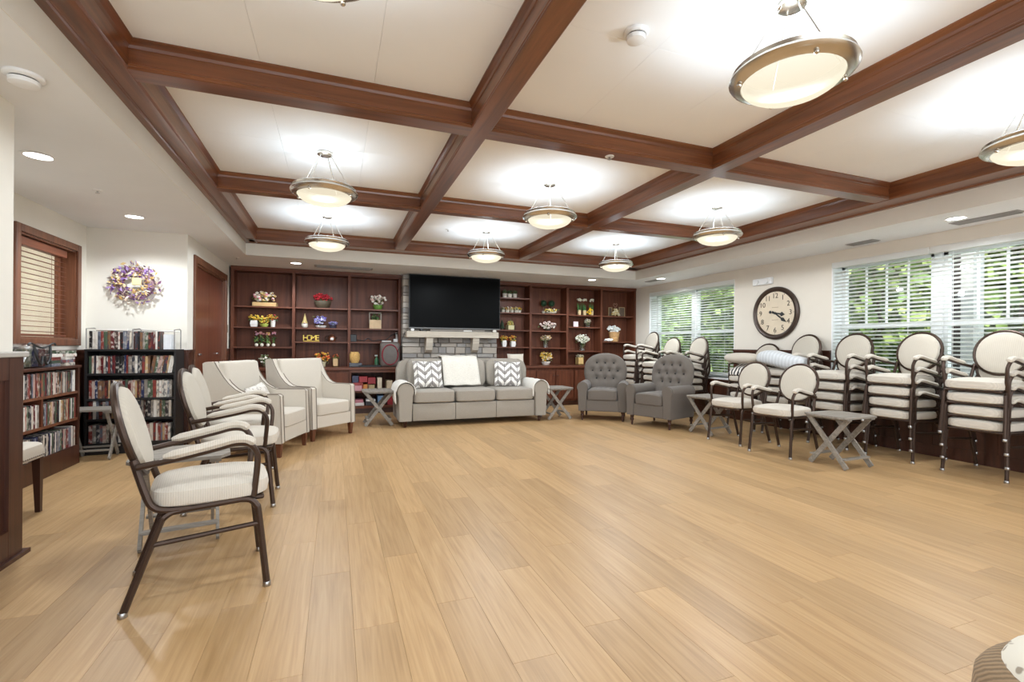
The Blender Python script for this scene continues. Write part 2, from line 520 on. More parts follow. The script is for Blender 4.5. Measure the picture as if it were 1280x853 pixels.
# ---- ceiling: upper panels, soffit, beams
ce = struct('ceiling', MB().box(XL - .05, XR + .05, YR, YB + .05, ZC + .02, ZC + .10), 'ceil', 'white panelled ceiling inside the wooden coffers')
b1, b2 = (.837, .983), (2.855, 3.01)
c0, c1, c2 = (.12, .27), (3.05, 3.2), (5.08, 5.21)
INL, INR, INB = -1.03, 5.02, 7.36
xs = [(INL, b1[0]), (b1[1], b2[0]), (b2[1], INR)]
ys = [(YR, c0[0]), (c0[1], c1[0]), (c1[1], c2[0]), (c2[1], INB)]
for xa, xb in xs:
    for ya, yb in ys:
        nx, ny = 3, (2 if yb - ya < 2.5 else 3)
        for i in range(nx):
            for j in range(ny):
                g = .0006
                MB().box(xa - .1 * (i == 0) + (xb - xa) * i / nx + g, xa + .1 * (i == nx - 1) + (xb - xa) * (i + 1) / nx - g,
                         ya - .1 * (j == 0) + (yb - ya) * j / ny + g, ya + .1 * (j == ny - 1) + (yb - ya) * (j + 1) / ny - g, ZC, ZC + .02).build('panel', 'ceil', ce)
so = MB()
so.box(-2.7, XL, YR, 9.3, ZS, ZC + .1); so.box(XR, 6.5, YR, 9.3, ZS, ZC + .1); so.box(XL, XR, YB, 9.3, ZS, ZC + .1)
struct('ceiling_soffit', so, 'soffit', 'lowered white soffit running round the coffered ceiling')
tr = MB(); e = .004
tr.box(XL, XL + e, YR, YB, ZS, ZB + .02); tr.box(XR - e, XR, YR, YB, ZS, ZB + .02); tr.box(XL, XR, YB - e, YB, ZS, ZB + .02)
struct('trim_1', tr, 'wall', 'cream painted vertical side of the ceiling tray')

def beam_profile(w):
    h = ZC - ZB; p = w / 2
    half = [(p - .010, -.004), (p - .004, 0), (p - .004, .008), (p, .012), (p, .020), (p - .005, .024), (p - .005, h - .05),
            (p, h - .046), (p + .004, h - .030), (p + .018, h - .014), (p + .026, h - .008), (p + .026, h + .001)]
    return [(x, ZB + z) for x, z in half] + [(-x, ZB + z) for x, z in reversed(half)]
nb = [0]
def beam(ax, lo, hi, a, b, label):
    c = (lo + hi) / 2
    poly = [(c + x, z) for x, z in beam_profile(hi - lo)]
    nb[0] += 1
    o = MB().prism(poly, 1 if ax == 'y' else 0, a, b).build('ceiling_beam', 'beam_' + ax)
    tag(o, label, kind='structure')
beam('y', *b1, YR, INB + .1, 'long brown ceiling beam left of centre')
beam('y', *b2, YR, INB + .1, 'long brown ceiling beam right of centre')
for nm, (ya, yb) in (('behind the camera', c0), ('nearest the camera', c1), ('farther from the camera', c2)):
    for pos, (xa, xb) in zip(('left', 'middle', 'right'), xs):
        beam('x', ya, yb, xa - .01, xb + .01, '%s piece of the brown cross beam %s' % (pos, nm))
def edge_beam(ax, lo, hi, a, b, inner, label):      # perimeter beam with stepped underside and inner crown
    h = ZC - ZB; s = 1 if inner > 0 else -1
    o, i = (lo, hi) if inner > 0 else (hi, lo)
    prof = [(o, -.012), (o + s * .045, -.012), (o + s * .05, -.004), (o + s * .056, -.004), (o + s * .06, 0), (i - s * .035, 0), (i - s * .03, -.008),
            (i - s * .008, -.008), (i - s * .004, 0), (i, .006), (i, h - .05), (i + s * .006, h - .03), (i + s * .024, h - .01), (i + s * .03, h + .001), (o, h + .001)]
    ob = MB().prism([(x, ZB + z) for x, z in prof], 1 if ax == 'y' else 0, a, b).build('ceiling_beam', 'beam_' + ax)
    tag(ob, label, kind='structure')
edge_beam('y', XL + .004, INL, YR, YB - .004, 1, 'brown perimeter beam along the left of the ceiling tray')
edge_beam('y', INR, XR - .004, YR, YB - .004, -1, 'brown perimeter beam along the window side of the tray')
edge_beam('x', INB, YB - .004, XL + .01, XR - .01, -1, 'brown perimeter beam along the bookcase side of the tray')

# ---- walls
W1, W2, WZ = (6.05, 8.31), (2.22, 4.42), (.66, 2.27)
wr = MB()
for ya, yb in ((YR, W2[0]), (W2[1], W1[0]), (W1[1], 9.3)): wr.box(WX, WX + .3, ya, yb, 0, ZS)
for ya, yb in (W1, W2): wr.box(WX, WX + .3, ya, yb, 0, WZ[0]); wr.box(WX, WX + .3, ya, yb, WZ[1], ZS)
struct('wall_right', wr, 'wall_r', 'beige window wall')
struct('wall_back', MB().box(-1.8, 6.5, YBK + .02, YBK + .2, 0, ZS), 'wall', 'wall behind the bookcases')
wl = MB()
WN = (5.30, 6.27, 1.21, 2.13)   # interior window opening y0 y1 z0 z1
wl.box(XA - .16, XW - .17, 1.68, 1.8, 0, ZS); wl.box(XA - .16, XA, 1.8, WN[0], 0, ZS); wl.box(XA - .16, XA, WN[1], YA + .12, 0, ZS)
wl.box(XA - .16, XA, WN[0], WN[1], 0, WN[2]); wl.box(XA - .16, XA, WN[0], WN[1], WN[3], ZS)
struct('wall_alcove', wl, 'wall', 'cream wall with the interior window')
DO = (6.82, 8.47, 2.16)
wd = MB().box(XW - .14, XW, YA, DO[0], 0, ZS).box(XW - .14, XW, DO[1], 9.3, 0, ZS).box(XW - .14, XW, DO[0], DO[1], DO[2], ZS)
wd.box(XA, XW - .14, YA, YA + .12, 0, ZS)
struct('wall_left', wd, 'wall', 'cream wall with the wreath and the brown door')
struct('wall_column', MB().box(XW - .16, XW - .01, YR, 3.325, 1.12, ZS), 'wall', 'cream wall end standing on the dark half wall')
# dark half wall under it
hw = MB().box(XW - .17, XW - .02, YR, 3.40, 0, 1.09)
for ya, yb in ((3.28, 3.40), (2.2, 2.32), (1.1, 1.22)): hw.box(XW - .02, XW, ya, yb, .0, 1.09)
hw.box(XW - .02, XW - .001, YR, 3.28, .97, 1.09); hw.box(XW - .02, XW - .001, YR, 3.28, 0, .17)
hw.box(XW - .17, XW + .018, YR, 3.44, 0, .022)
h_ = struct('wall_half', hw, 'dark', 'dark wood panelled half wall at the left edge')
struct('half_wall_cap', MB().rbox(XW - .19, XW + .015, YR, 3.425, 1.09, 1.12, .006), plain('grey_stone_cap', srgb(176, 170, 162), .4), parent=h_)
# wainscots
def wains(name, ax, f, lo, hi, side, label, z1=1.10, cap=True):
    mb = MB(); t, st = .012, .02
    def bx(a, b, d0, d1, z0, z1):
        p, q = sorted((f + side * d0, f + side * d1))
        if ax == 'y': mb.box(p, q, a, b, z0, z1)
        else: mb.box(a, b, p, q, z0, z1)
    bx(lo, hi, 0, t, 0, z1); bx(lo, hi, t, st, 0, .13); bx(lo, hi, t, st, z1 - .09, z1)
    n = max(1, round((hi - lo) / .62)); d = (hi - lo) / n
    for k in range(n + 1):
        c = lo + k * d; a, b = max(lo, c - .045), min(hi, c + .045)
        bx(a, b, t, st - .0005, .13, z1 - .09)
    if cap: bx(lo, hi, 0, .035, z1, z1 + .03)
    return struct(name, mb, 'dark', label)
wains('trim_2', 'y', WX, W2[1] + .0, W1[0], -1, 'dark wood wainscot under the clock', 1.11)
wains('trim_3', 'y', WX, W1[1], 8.46, -1, 'dark wood wainscot beside the bookcase', 1.11)
wains('trim_4', 'y', WX, W1[0], W1[1], -1, 'dark wood wainscot under the far window', .60)
wains('trim_5', 'y', WX, W2[0], W2[1], -1, 'dark wood wainscot under the near window', .60)
wains('trim_6', 'y', WX, YR, W2[0], -1, 'dark wood wainscot right of the near window', 1.11)
wains('trim_7', 'x', YA, XA, XW, -1, 'dark wood wainscot under the wreath', 1.07)
wains('trim_8', 'y', XW, YA, DO[0] - .10, 1, 'dark wood wainscot left of the brown door', 1.07)
wains('trim_9', 'y', XW, DO[1] + .09, 8.76, 1, 'dark wood wainscot right of the brown door', 1.07)
wains('trim_10', 'y', XA, 1.8, YA - .02, 1, 'dark wood wainscot under the interior window', 1.07)

# ---- windows with blinds
def window(idx, ya, yb, lab, bars=(1, 2, 3)):
    z0, z1 = WZ
    w = tag(bpy.data.objects.new('window_%d' % idx, None), lab + ' double window with white frames', kind='structure'); COL.objects.link(w)
    jm = MB()
    jm.box(WX - .002, WX + .30, ya - .001, ya + .012, z0, z1).box(WX - .002, WX + .30, yb - .012, yb + .001, z0, z1)
    jm.box(WX - .002, WX + .30, ya, yb, z1 - .012, z1)
    jm.build('jamb', 'white', w)
    MB().rbox(WX - .05, WX + .22, ya - .04, yb + .04, z0 - .03, z0, .006).build('window_sill', 'white', w)
    mid = (ya + yb) / 2; x0, x1 = WX + .18, WX + .25
    MB().box(x0 - .02, x1 + .02, mid - .04, mid + .04, z0, z1).build('mullion', 'white', w)
    for a, b in ((ya + .012, mid - .04), (mid + .04, yb - .012)):
        fr = MB().box(x0, x1, a, a + .04, z0, z1).box(x0, x1, b - .04, b, z0, z1).box(x0, x1, a, b, z1 - .06, z1).box(x0, x1, a, b, z0, z0 + .07)
        so_ = fr.build('sash_frame', 'white', w)
        zm = 1.46
        MB().box(x0 - .01, x1, a + .04, b - .04, zm - .03, zm + .03).build('meeting_rail', 'white', so_)
        for k in bars:
            y = a + .05 + (b - a - .10) * k / 4
            MB().box(x0 + .025, x0 + .045, y - .009, y + .009, zm + .03, z1 - .06).build('muntin', 'white', so_)
        MB().box(x0 + .032, x0 + .036, a + .04, b - .04, z0 + .07, zm).build('pane', 'glass', so_)
        MB().box(x0 + .048, x0 + .052, a + .04, b - .04, zm, z1 - .06).build('pane', 'glass', so_)
    return w
window(1, *W1, 'far', ()); window(2, *W2, 'near')
SL = {}
def blind(ya, yb, label, ztop, zbot, pitch=.0455, depth=.05, tilt=-.28, xc=WX + .035, mat='slat'):
    t = thing('window_blind', label, 'blind', (xc, (ya + yb) / 2, zbot))
    hl = (yb - ya) / 2
    MB().rbox(-.04, .03, -hl, hl, ztop - zbot - .075, ztop - zbot, .006).build('valance', mat, t)
    MB().rbox(-.025, .025, -hl, hl, 0, .02, .004).build('bottom_rail', mat, t)
    key = (round(hl, 3), depth, tilt, mat)
    if key not in SL:
        SL[key] = MB().grid(lambda u, v: ((u - .5) * depth * math.cos(tilt), (v - .5) * 2 * hl, (u - .5) * depth * math.sin(tilt) + .003 * math.sin(PI * u)), 3, 1).mesh('slat', mat)
        bm = bmesh.new(); bm.from_mesh(SL[key]); bmesh.ops.solidify(bm, geom=bm.faces[:], thickness=.0028); bm.to_mesh(SL[key]); bm.free()
    n = int((ztop - zbot - .11) / pitch)
    for k in range(n):
        o = link('slat', SL[key], t); o.location = (0, 0, .045 + k * pitch)
    for s in (-.62, .62):
        MB().box(-.027, -.0255, s * hl - .002, s * hl + .002, .01, ztop - zbot - .05).build('ladder_cord', mat, t)
    return t
for (ya, yb), nm in ((W1, 'far'), (W2, 'near')):
    m_ = (ya + yb) / 2
    for a, b, sd in ((ya - .0, m_ - .003, 'right'), (m_ + .003, yb + .0, 'left')):
        blind(a, b, 'white slatted blind on the %s half of the %s window' % (sd, nm), 2.295, .70)

# interior window left
w3 = tag(bpy.data.objects.new('window_3', None), 'interior window with brown wood casing and brown blind', kind='structure'); COL.objects.link(w3)
y0, y1, z0, z1 = WN
cw = .068
cs = [(y0 - cw, y0, z0 - cw, z1 + cw), (y1, y1 + cw, z0 - cw, z1 + cw), (y0, y1, z1, z1 + cw), (y0, y1, z0 - cw, z0)]
for a, b, c, d in cs: MB().rbox(XA, XA + .022, a, b, c, d, .004).build('casing', 'case', w3)
rv = MB().box(XA - .16, XA + .001, y0, y0 + .015, z0, z1).box(XA - .16, XA + .001, y1 - .015, y1, z0, z1).box(XA - .16, XA + .001, y0, y1, z1 - .015, z1).box(XA - .16, XA + .001, y0, y1, z0, z0 + .015)
rv.build('reveal', 'case', w3)
MB().box(XA - .15, XA - .14, y0 + .015, y0 + .05, z0, z1).box(XA - .15, XA - .12, y1 - .065, y1 - .015, z0, z1).build('sash_frame', 'case', w3)
MB().box(XA - .146, XA - .142, y0 + .02, y1 - .02, z0 + .01, z1 - .01).build('pane', 'glass', w3)
M['bslat'] = wood('brown_blind_slat', srgb(96, 52, 34), srgb(128, 72, 48), 1, .45, 1, .1)
blind(y0 + .02, y1 - .10, 'brown wood blind in the interior window', z1 - .02, z0 + .02, .0475, .045, -.12, XA - .06, 'bslat')
# the room seen through it
aw = MB().box(-4.3, -4.2, 3.5, 7.5, 0, 2.6).box(-4.3, -2.71, 7.4, 7.5, 0, 2.6).box(-4.3, -2.71, 3.5, 3.6, 0, 2.6).box(-4.3, -2.71, 3.5, 7.5, 2.5, 2.6).box(-4.3, -2.71, 3.5, 7.5, -.06, 0)
struct('wall_adjoining', aw, 'wall', 'cream room seen through the interior window')
l_ = thing('added_room_light', 'unseen glowing disc added to light the room behind the interior window', 'lamp', (-3.5, 5.9, 2.5))  # unseen glowing disc, added to brighten the room behind the blind
MB().lathe([(.16, -.04), (.17, -.01), (.17, 0)], 20).build('glow_disc', emit('added_room_glow', (1, .95, .85), 60), l_)
struct('door_2', MB().box(-4.2, -4.14, 6.95, 7.38, 0, 2.1), 'door', 'brown door in the room behind the interior window')
pz = thing('wall_poster', 'small red poster seen through the interior blind', 'poster', (-4.2, 6.55, 1.75))
MB().box(0, .012, -.12, .12, -.16, .16).build('sheet', plain('red_print', srgb(214, 70, 66), .6), pz)
pz = thing('tall_plant_stand', 'tall stand with yellow flowers behind the interior blind', 'plant', (-3.7, 5.62, 0.001))
MB().tube([(0, 0, 0), (.01, 0, .6), (-.03, .05, 1.1), (0, 0, 1.55)], .02, 6).lathe([(.14, 0), (.12, .03)], 14).build('stand', plain('dusky_stand', srgb(140, 112, 96), .6), pz)
mb = MB()
for _ in range(40): mb.ico((random.gauss(0, .06), random.gauss(0, .06), 1.68 + random.gauss(0, .09)), .035, 1)
mb.build('blooms', multi('yellow_blooms_far', [srgb(226, 190, 60), srgb(196, 170, 50), srgb(120, 130, 50)]), pz)

# ---- brown double door
d1 = tag(bpy.data.objects.new('door_1', None), 'brown wood double door in a brown casing', kind='structure'); COL.objects.link(d1)
for a, b, c, d in ((DO[0] - .09, DO[0], 0, DO[2] + .09), (DO[1], DO[1] + .09, 0, DO[2] + .09), (DO[0], DO[1], DO[2], DO[2] + .09)):
    MB().rbox(XW, XW + .024, a, b, c, d, .004).build('casing', 'case', d1)
MB().box(XW - .12, XW + .001, DO[0], DO[0] + .02, 0, DO[2]).box(XW - .12, XW + .001, DO[1] - .02, DO[1], 0, DO[2]).box(XW - .12, XW + .001, DO[0], DO[1], DO[2] - .02, DO[2]).build('door_frame', 'case', d1)
dm = (DO[0] + DO[1]) / 2
for a, b, py in ((DO[0] + .02, dm - .002, atx(252, 447, XW).y), (dm + .002, DO[1] - .02, atx(273.5, 445, XW).y)):
    lf = MB().box(XW - .07, XW - .03, a, b, .005, DO[2] - .02).build('leaf', 'door', d1)
    MB().rbox(XW - .03, XW - .005, py - .05, py + .05, 1.02, 1.045, .006).build('handle', 'chrome', lf)
k_ = atx(283, 411, XW)
tag(MB().rbox(XW, XW + .02, k_.y - .03, k_.y + .03, k_.z - .06, k_.z + .06, .004).build('light_switch', plain('switch_plate', srgb(150, 140, 124), .5)), 'small switch plate between brown door and bookcase', 'switch')

# ---- outdoors
gm = plain('lawn', (.10, .16, .04), .95, noise=.4, nscale=6)
tag(MB().box(6.6, 40, -12, 40, -.6, -.5).build('lawn', gm), 'green lawn outside the windows', kind='structure')
leafm = multi('tree_leaves', [(.10, .17, .03), (.16, .25, .05), (.06, .11, .025), (.24, .33, .08), (.13, .20, .05), (.32, .40, .12)], .6)
barkm = plain('tree_bark', srgb(86, 70, 56), .9, noise=.3, bump=.4)
def tree(loc, r, h, label, seed):
    rnd = random.Random(seed)
    t = thing('garden_tree', label, 'tree', loc, 0, 'trees outside the windows')
    MB().tube([(0, 0, 0), (.05, .03, h * .4), (0, 0, h * .75)], [.16, .11, .05], 8).build('trunk', barkm, t, True)
    mb = MB()
    for _ in range(4600):
        a = rnd.uniform(0, 2 * PI); z = rnd.uniform(-1, 1); q = math.sqrt(1 - z * z)
        k = rnd.uniform(.55, 1.0) ** .6 * (1 + .18 * math.sin(3 * a + seed) + .12 * math.sin(5 * z + a))
        c = Vector((r * k * q * math.cos(a), r * k * q * math.sin(a), h * .5 + h * .5 * k * z))
        n1 = Vector((rnd.gauss(0, 1), rnd.gauss(0, 1), rnd.gauss(0, 1))).normalized(); n2 = n1.orthogonal().normalized()
        s = rnd.uniform(.10, .20); n3 = n1.cross(n2)
        mb.add([c - n2 * s, c + n3 * s * .55, c + n2 * s, c - n3 * s * .55], [(0, 1, 2, 3)])
    mb.build('foliage', leafm, t)
TR = [((10.5, 4.3, -.5), 1.7, 5.6, 'bright green tree filling the left of the near window'), ((11.5, 7.2, -.5), 1.9, 6.4, 'leafy tree at the left edge of the near window'),
      ((10.2, 2.2, -.5), 1.5, 5.0, 'leafy tree behind the right half of the near window'), ((12.8, 5.6, -.5), 2.2, 7.5, 'tall tree behind the two nearer trees of the near window'),
      ((13.2, 2.0, -.5), 2.4, 7.5, 'broad tree far behind the right half of the near window'), ((9.8, 10.9, -.5), 1.3, 3.6, 'round shrub-like tree outside the right half of the far window'),
      ((12.0, 14.5, -.5), 2.0, 6.0, 'pale tree outside the left half of the far window'), ((10.6, 12.6, -.5), 1.2, 2.8, 'low tree between the two far-window trees'),
      ((14.5, 9.6, -.5), 2.4, 7.0, 'tall tree between the two windows in the garden'), ((14.5, 17.5, -.5), 2.4, 6.5, 'distant tree at the far end of the garden')]
for i, (l, r, h, lb) in enumerate(TR): tree(l, r, h, lb, 11 + i)
hg = thing('garden_hedge', 'tall dense hedge closing the garden behind the trees', 'hedge', (18, 10, -.5))
rnd = random.Random(5); mb = MB().box(.5, 1.5, -16, 26, 0, 8)
for _ in range(9000):
    c = Vector((rnd.uniform(-.5, .6), rnd.uniform(-16, 26), rnd.uniform(0, 8.6))); n1 = Vector((rnd.gauss(0, 1), rnd.gauss(0, 1), rnd.gauss(0, 1))).normalized(); n2 = n1.orthogonal().normalized(); n3 = n1.cross(n2); s = rnd.uniform(.18, .36)
    mb.add([c - n2 * s, c + n3 * s * .6, c + n2 * s, c - n3 * s * .6], [(0, 1, 2, 3)])
mb.build('foliage', leafm, hg)
pa, pb, pc = atx(1184, 380, 7.3).y, atx(1202, 380, 7.3).y, atx(1218, 380, 7.3).y
po = thing('porch_post', 'dark post with white trim outside the near window', 'post', (7.3, pb, -.5))
MB().box(0, .2, 0, pa - pb, 0, 4.2).build('post', plain('dark_brick_post', srgb(44, 36, 31), .9, nscale=20, noise=.2), po)
MB().box(-.02, .2, pc - pb, 0, 0, 4.2).build('trim_board', plain('post_trim', srgb(168, 166, 164), .6), po)
# ================================================================ LAMPS
M['bowl'] = None
def bowl_mat():
    m = bpy.data.materials.new('frosted_bowl_glass'); m.use_nodes = True; nt = m.node_tree
    nt.nodes.remove(nt.nodes['Principled BSDF']); out = nt.nodes['Material Output']
    e_ = N(nt, 'ShaderNodeEmission'); e_.inputs[0].default_value = (1, .90, .68, 1); e_.inputs[1].default_value = BOWL_L
    t = N(nt, 'ShaderNodeBsdfTransparent')
    mx = N(nt, 'ShaderNodeMixShader'); mx.inputs[0].default_value = .22
    nt.links.new(e_.outputs[0], mx.inputs[1]); nt.links.new(t.outputs[0], mx.inputs[2])
    nt.links.new(mx.outputs[0], out.inputs['Surface'])
    return m
M['bowl'] = bowl_mat()
def pendant():
    t = thing('pendant_lamp', '', 'lamp', (0, 0, 0))
    zr = -.31                                    # rim height below ceiling
    MB().lathe([(.052, 0), (.060, -.004), (.060, -.022), (.046, -.030), (.0, -.030)], 20).build('canopy', 'nickel', t, True)
    for k in range(4):
        a = PI / 4 + k * PI / 2 + .3
        MB().tube([(.048 * math.cos(a), .048 * math.sin(a), -.02), (.215 * math.cos(a), .215 * math.sin(a), zr + .01)], .0038, 6).build('rod', 'nickel', t, True)
    MB().lathe([(.205, zr + .016), (.238, zr + .018), (.252, zr + .008), (.246, zr - .004), (.262, zr - .016), (.266, zr - .026), (.256, zr - .040), (.238, zr - .050), (.214, zr - .054), (.208, zr - .046), (.205, zr + .016)], 40, cap=False).build('rim', 'nickel', t, True)
    prof = [(.212, zr - .045)] + [(.212 * math.cos(a), zr - .045 - .085 * math.sin(a)) for a in [PI / 2 * q / 7 for q in range(1, 8)]]
    MB().lathe(prof[:-1] + [(.004, zr - .130)], 32, cap=False).build('glass_bowl', 'bowl', t, 'all')
    for k in range(4):
        a = PI / 4 + k * PI / 2 + .3
        MB().ico((.232 * math.cos(a), .232 * math.sin(a), zr - .058), .011, 2).build('finial', 'nickel', t, True)
    return t
pen = pendant()
PL = [((-.09, 4.26), 'pendant bowl lamp over the ivory wing chairs'), ((1.965, 4.25), 'pendant bowl lamp in the centre coffer'), ((4.05, 4.25), 'pendant bowl lamp in the middle coffer by the windows'),
      ((-.10, 6.34), 'pendant bowl lamp in the far left coffer'), ((1.965, 6.345), 'pendant bowl lamp in front of the television'), ((4.05, 6.33), 'pendant bowl lamp in the far right coffer'),
      ((1.975, 1.62), 'large-looking pendant bowl lamp nearest the top edge'), ((4.05, 1.62), 'pendant bowl lamp cut by the right edge'), ((-.09, 1.62), 'unseen pendant bowl lamp above the camera, added for light')]  # last one is out of view, continues the grid, added for its light
for i, ((x, y), lb) in enumerate(PL):
    p = pen if i == 0 else copy_tree(pen)
    p.location = (x, y, ZC); p['label'] = lb; p['group'] = 'pendant bowl lamps'
    for nm, ty, pw in (('pendant_bulb', 'SPOT', PENDANT_W), ('pendant_uplight', 'POINT', PENDANT_UP_W)):
        ld = bpy.data.lights.new(nm, ty); ld.energy = pw; ld.color = (.88, .95, 1) if ty == 'SPOT' else (.74, .88, 1); ld.shadow_soft_size = .05
        if ty == 'SPOT': ld.spot_size = math.radians(178); ld.spot_blend = .12
        lo = bpy.data.objects.new(nm, ld); COL.objects.link(lo); lo.parent = p; lo.location = (0, 0, -.385)
dl_e = emit('downlight_lens', (1, .98, .95), DOWN_L)
def downlight(x, y, lb):
    t = thing('recessed_downlight', lb, 'lamp', (x, y, ZS), 0, 'recessed downlights')
    MB().lathe([(.075, -.001), (.095, -.001), (.098, -.004), (.074, -.006)], 28, cap=False).build('trim_ring', 'white', t, True)
    MB().lathe([(.074, -.002), (.0, -.003)], 28, cap=False).build('lens', dl_e, t)
    ld = bpy.data.lights.new('downlight', 'SPOT'); ld.energy = DOWN_W; ld.spot_size = 2.6; ld.spot_blend = .5; ld.color = (.88, .95, 1); ld.shadow_soft_size = .06
    lo = bpy.data.objects.new('downlight_source', ld); COL.objects.link(lo); lo.parent = t; lo.location = (0, 0, -.02)
for u, v, lb in ((48, 195, 'recessed downlight nearest the interior window'), (168, 271, 'recessed downlight above the wreath'), (370, 329, 'recessed downlight above the left bookcase'),
                 (740, 350, 'recessed downlight above the right bookcase'), (826, 348.5, 'recessed downlight above the far window'), (1195, 273, 'recessed downlight above the near window')):
    p = atz(u, v, ZS); downlight(p.x, p.y, lb)
# detectors, vents, sprinklers
def detector(loc, lb, r=.07):
    t = thing('smoke_detector', lb, 'detector', loc)
    MB().lathe([(r, 0), (r, -.012), (r * .86, -.02)], 28).build('base', 'white', t, True)
    MB().lathe([(r * .72, -.02), (r * .74, -.026)], 28).build('slot_ring', 'black', t)
    MB().lathe([(r * .78, -.026), (r * .74, -.045), (r * .45, -.052)], 28).build('cover', 'white', t, True)
p = atz(30, 94, ZS); detector((p.x, p.y, ZS), 'smoke detector on the soffit at the top left', .075)
p = atz(795, 40, ZC); detector((p.x, p.y, ZC), 'smoke detector on the white panel beside the nearest lamp', .062)
def sprinkler(loc, lb):
    t = thing('sprinkler_head', lb, 'sprinkler', loc)
    MB().lathe([(.035, 0), (.033, -.005), (.01, -.007)], 16).build('escutcheon', 'white', t, True)
    MB().lathe([(.007, -.004), (.007, -.02), (.016, -.022), (.016, -.024)], 10).build('head', 'chrome', t)
for u, v, z, lb in ((762, 195, ZB, 'sprinkler head under the nearer cross beam'), (122, 238, ZS, 'sprinkler head on the left soffit'), (560, 287, ZC, 'sprinkler head in the far middle coffer'), (296, 322, ZS, 'sprinkler head on the soffit above the door')):
    p = atz(u, v, z); sprinkler((p.x, p.y, z - (.004 if z == ZB else 0)), lb)
vm = plain('vent_grey', srgb(150, 148, 146), .6)
def vent(u, v, sx, sy, lb):
    p = atz(u, v, ZS); t = thing('ceiling_vent', lb, 'vent', (p.x, p.y, ZS))
    MB().box(-sx, sx, -sy, sy, -.006, 0).build('frame', vm, t)
    n = 6
    for k in range(n):
        if sx > sy: y = -sy * .8 + 1.6 * sy * k / (n - 1); MB().box(-sx * .92, sx * .92, y - .006, y + .006, -.014, -.006).build('louvre', vm, t)
        else: x = -sx * .8 + 1.6 * sx * k / (n - 1); MB().box(x - .006, x + .006, -sy * .92, sy * .92, -.014, -.006).build('louvre', vm, t)
vent(430, 334.5, .45, .11, 'grey slotted vent on the soffit above the left bookcase'); vent(1078, 303, .07, .16, 'slotted vent on the soffit above the clock')
vent(1232, 272, .07, .26, 'long slotted vent beside the nearest soffit downlight'); vent(816, 351, .06, .18, 'slotted vent near the far corner of the soffit')

# ================================================================ BUILT-IN BOOKCASES AND FIREPLACE
def shz(u, v, y=YF): return aty(u, v, y).z
def bookcase(label, x0, x1, stiles, rows, topz):
    """stiles: interior stile centres; rows: list of shelf-top heights for each bay"""
    t = thing('built_in_bookcase', label, 'bookcase', (x0, YF, .79))
    L = x1 - x0; H = ZS - .79; sw = .045
    edges = [sw / 2] + [s - x0 for s in stiles] + [L - sw / 2]
    for i, c in enumerate(edges): MB().box(c - sw / 2, c + sw / 2, 0, YBK - YF, 0, H).build('stile', 'cab', t)
    MB().box(0, L, .012, YBK - YF - .02, topz - .79, H).build('top_rail', 'cabx', t)
    MB().box(0, L, YBK - YF - .02, YBK - YF, 0, H).build('back_panel', 'cab', t)
    MB().rbox(-.0, L, -.02, .02, H - .05, H, .006).build('crown_moulding', 'cabx', t)
    for i, zs_ in enumerate(rows):
        a, b = edges[i] + sw / 2, edges[i + 1] - sw / 2
        for z in zs_: MB().box(a, b, .015, YBK - YF - .02, z - .79 - .024, z - .79).build('shelf', 'cabx', t)
    return t
XB0, XB1 = aty(288, 400, YF).x, aty(503, 400, 8.60).x - .004
XC0, XC1 = aty(621, 430, 8.60).x + .004, WX - .01
sl = [aty(u, 400, YF).x for u in (367, 436.5)]
sr = [aty(u, 400, YF).x for u in (663.5, 709.5, 752)]
LZ = [[shz(330, v) for v in (382.8, 408.7, 433.6)], [shz(400, v) for v in (384.8, 410.1, 427.3)], [shz(470, v) for v in (386.8, 411, 427.7)]]
RZ = [[shz(642, v) for v in (372.3, 390.7, 412.6, 433.8)], [shz(687, v) for v in (392, 413.7, 434.7)], [shz(731, v) for v in (394, 408.9, 438.9)], [shz(772, v) for v in (395.3, 427.2)]]
bookcase('brown built-in bookcase with three bays left of the fireplace', XB0, XB1, sl, LZ, 2.37)
bookcase('brown built-in bookcase with four bays right of the fireplace', XC0, XC1, sr, RZ, 2.37)
for x0, x1, lb in ((XB0, XB1, 'left'), (XC0, XC1, 'right')):
    tag(MB().rbox(x0, x1, YBASE - .03, YBK, .745, .79, .008).build('countertop', 'cabx'), 'brown wood countertop below the %s built-in bookcase' % lb, 'countertop')
def base_cab(x0, x1, lb, open_=False):
    t = thing('base_cabinet', lb, 'cabinet', (x0, YBASE, 0)); L = x1 - x0 - .002; D = YBK - YBASE
    if not open_:
        MB().box(0, L, .02, D, .09, .744).build('body', 'cab', t)
        for k in range(2):
            a, b = .012 + k * L / 2, (k + 1) * L / 2 - .012
            d = MB().box(a, b, 0, .02, .13, .70).build('door', 'cab', t)
            fr = MB().box(a, a + .06, -.006, 0, .13, .70).box(b - .06, b, -.006, 0, .13, .70).box(a + .06, b - .06, -.006, 0, .64, .70).box(a + .06, b - .06, -.006, 0, .13, .20)
            fr.build('door_frame', 'cab', d)
            MB().ico(((b - .03) if k == 0 else (a + .03), -.016, .6), .012, 2).build('knob', 'bronze', d, True)
    else:
        MB().box(0, .03, 0, D, .09, .744).box(L - .03, L, 0, D, .09, .744).box(.03, L - .03, D - .02, D, .09, .744).build('body', 'cab', t)
        MB().box(.03, L - .03, 0, D - .02, .09, .13).build('shelf', 'cabx', t)
        MB().box(.03, L - .03, .03, D - .02, .36, .385).build('shelf', 'cabx', t)
        MB().box(.03, L - .03, 0, .02, .70, .744).build('top_rail', 'cabx', t)
    MB().box(0, L, .05, D, 0, .09).build('toe_kick', 'dark', t)
e1 = [XB0] + sl + [XB1]; e2 = [XC0] + sr + [XC1]
for i, w_ in enumerate(('behind the wing chairs', 'between the wing chair and the open game shelf')): base_cab(e1[i], e1[i + 1], 'brown base cabinet ' + w_)
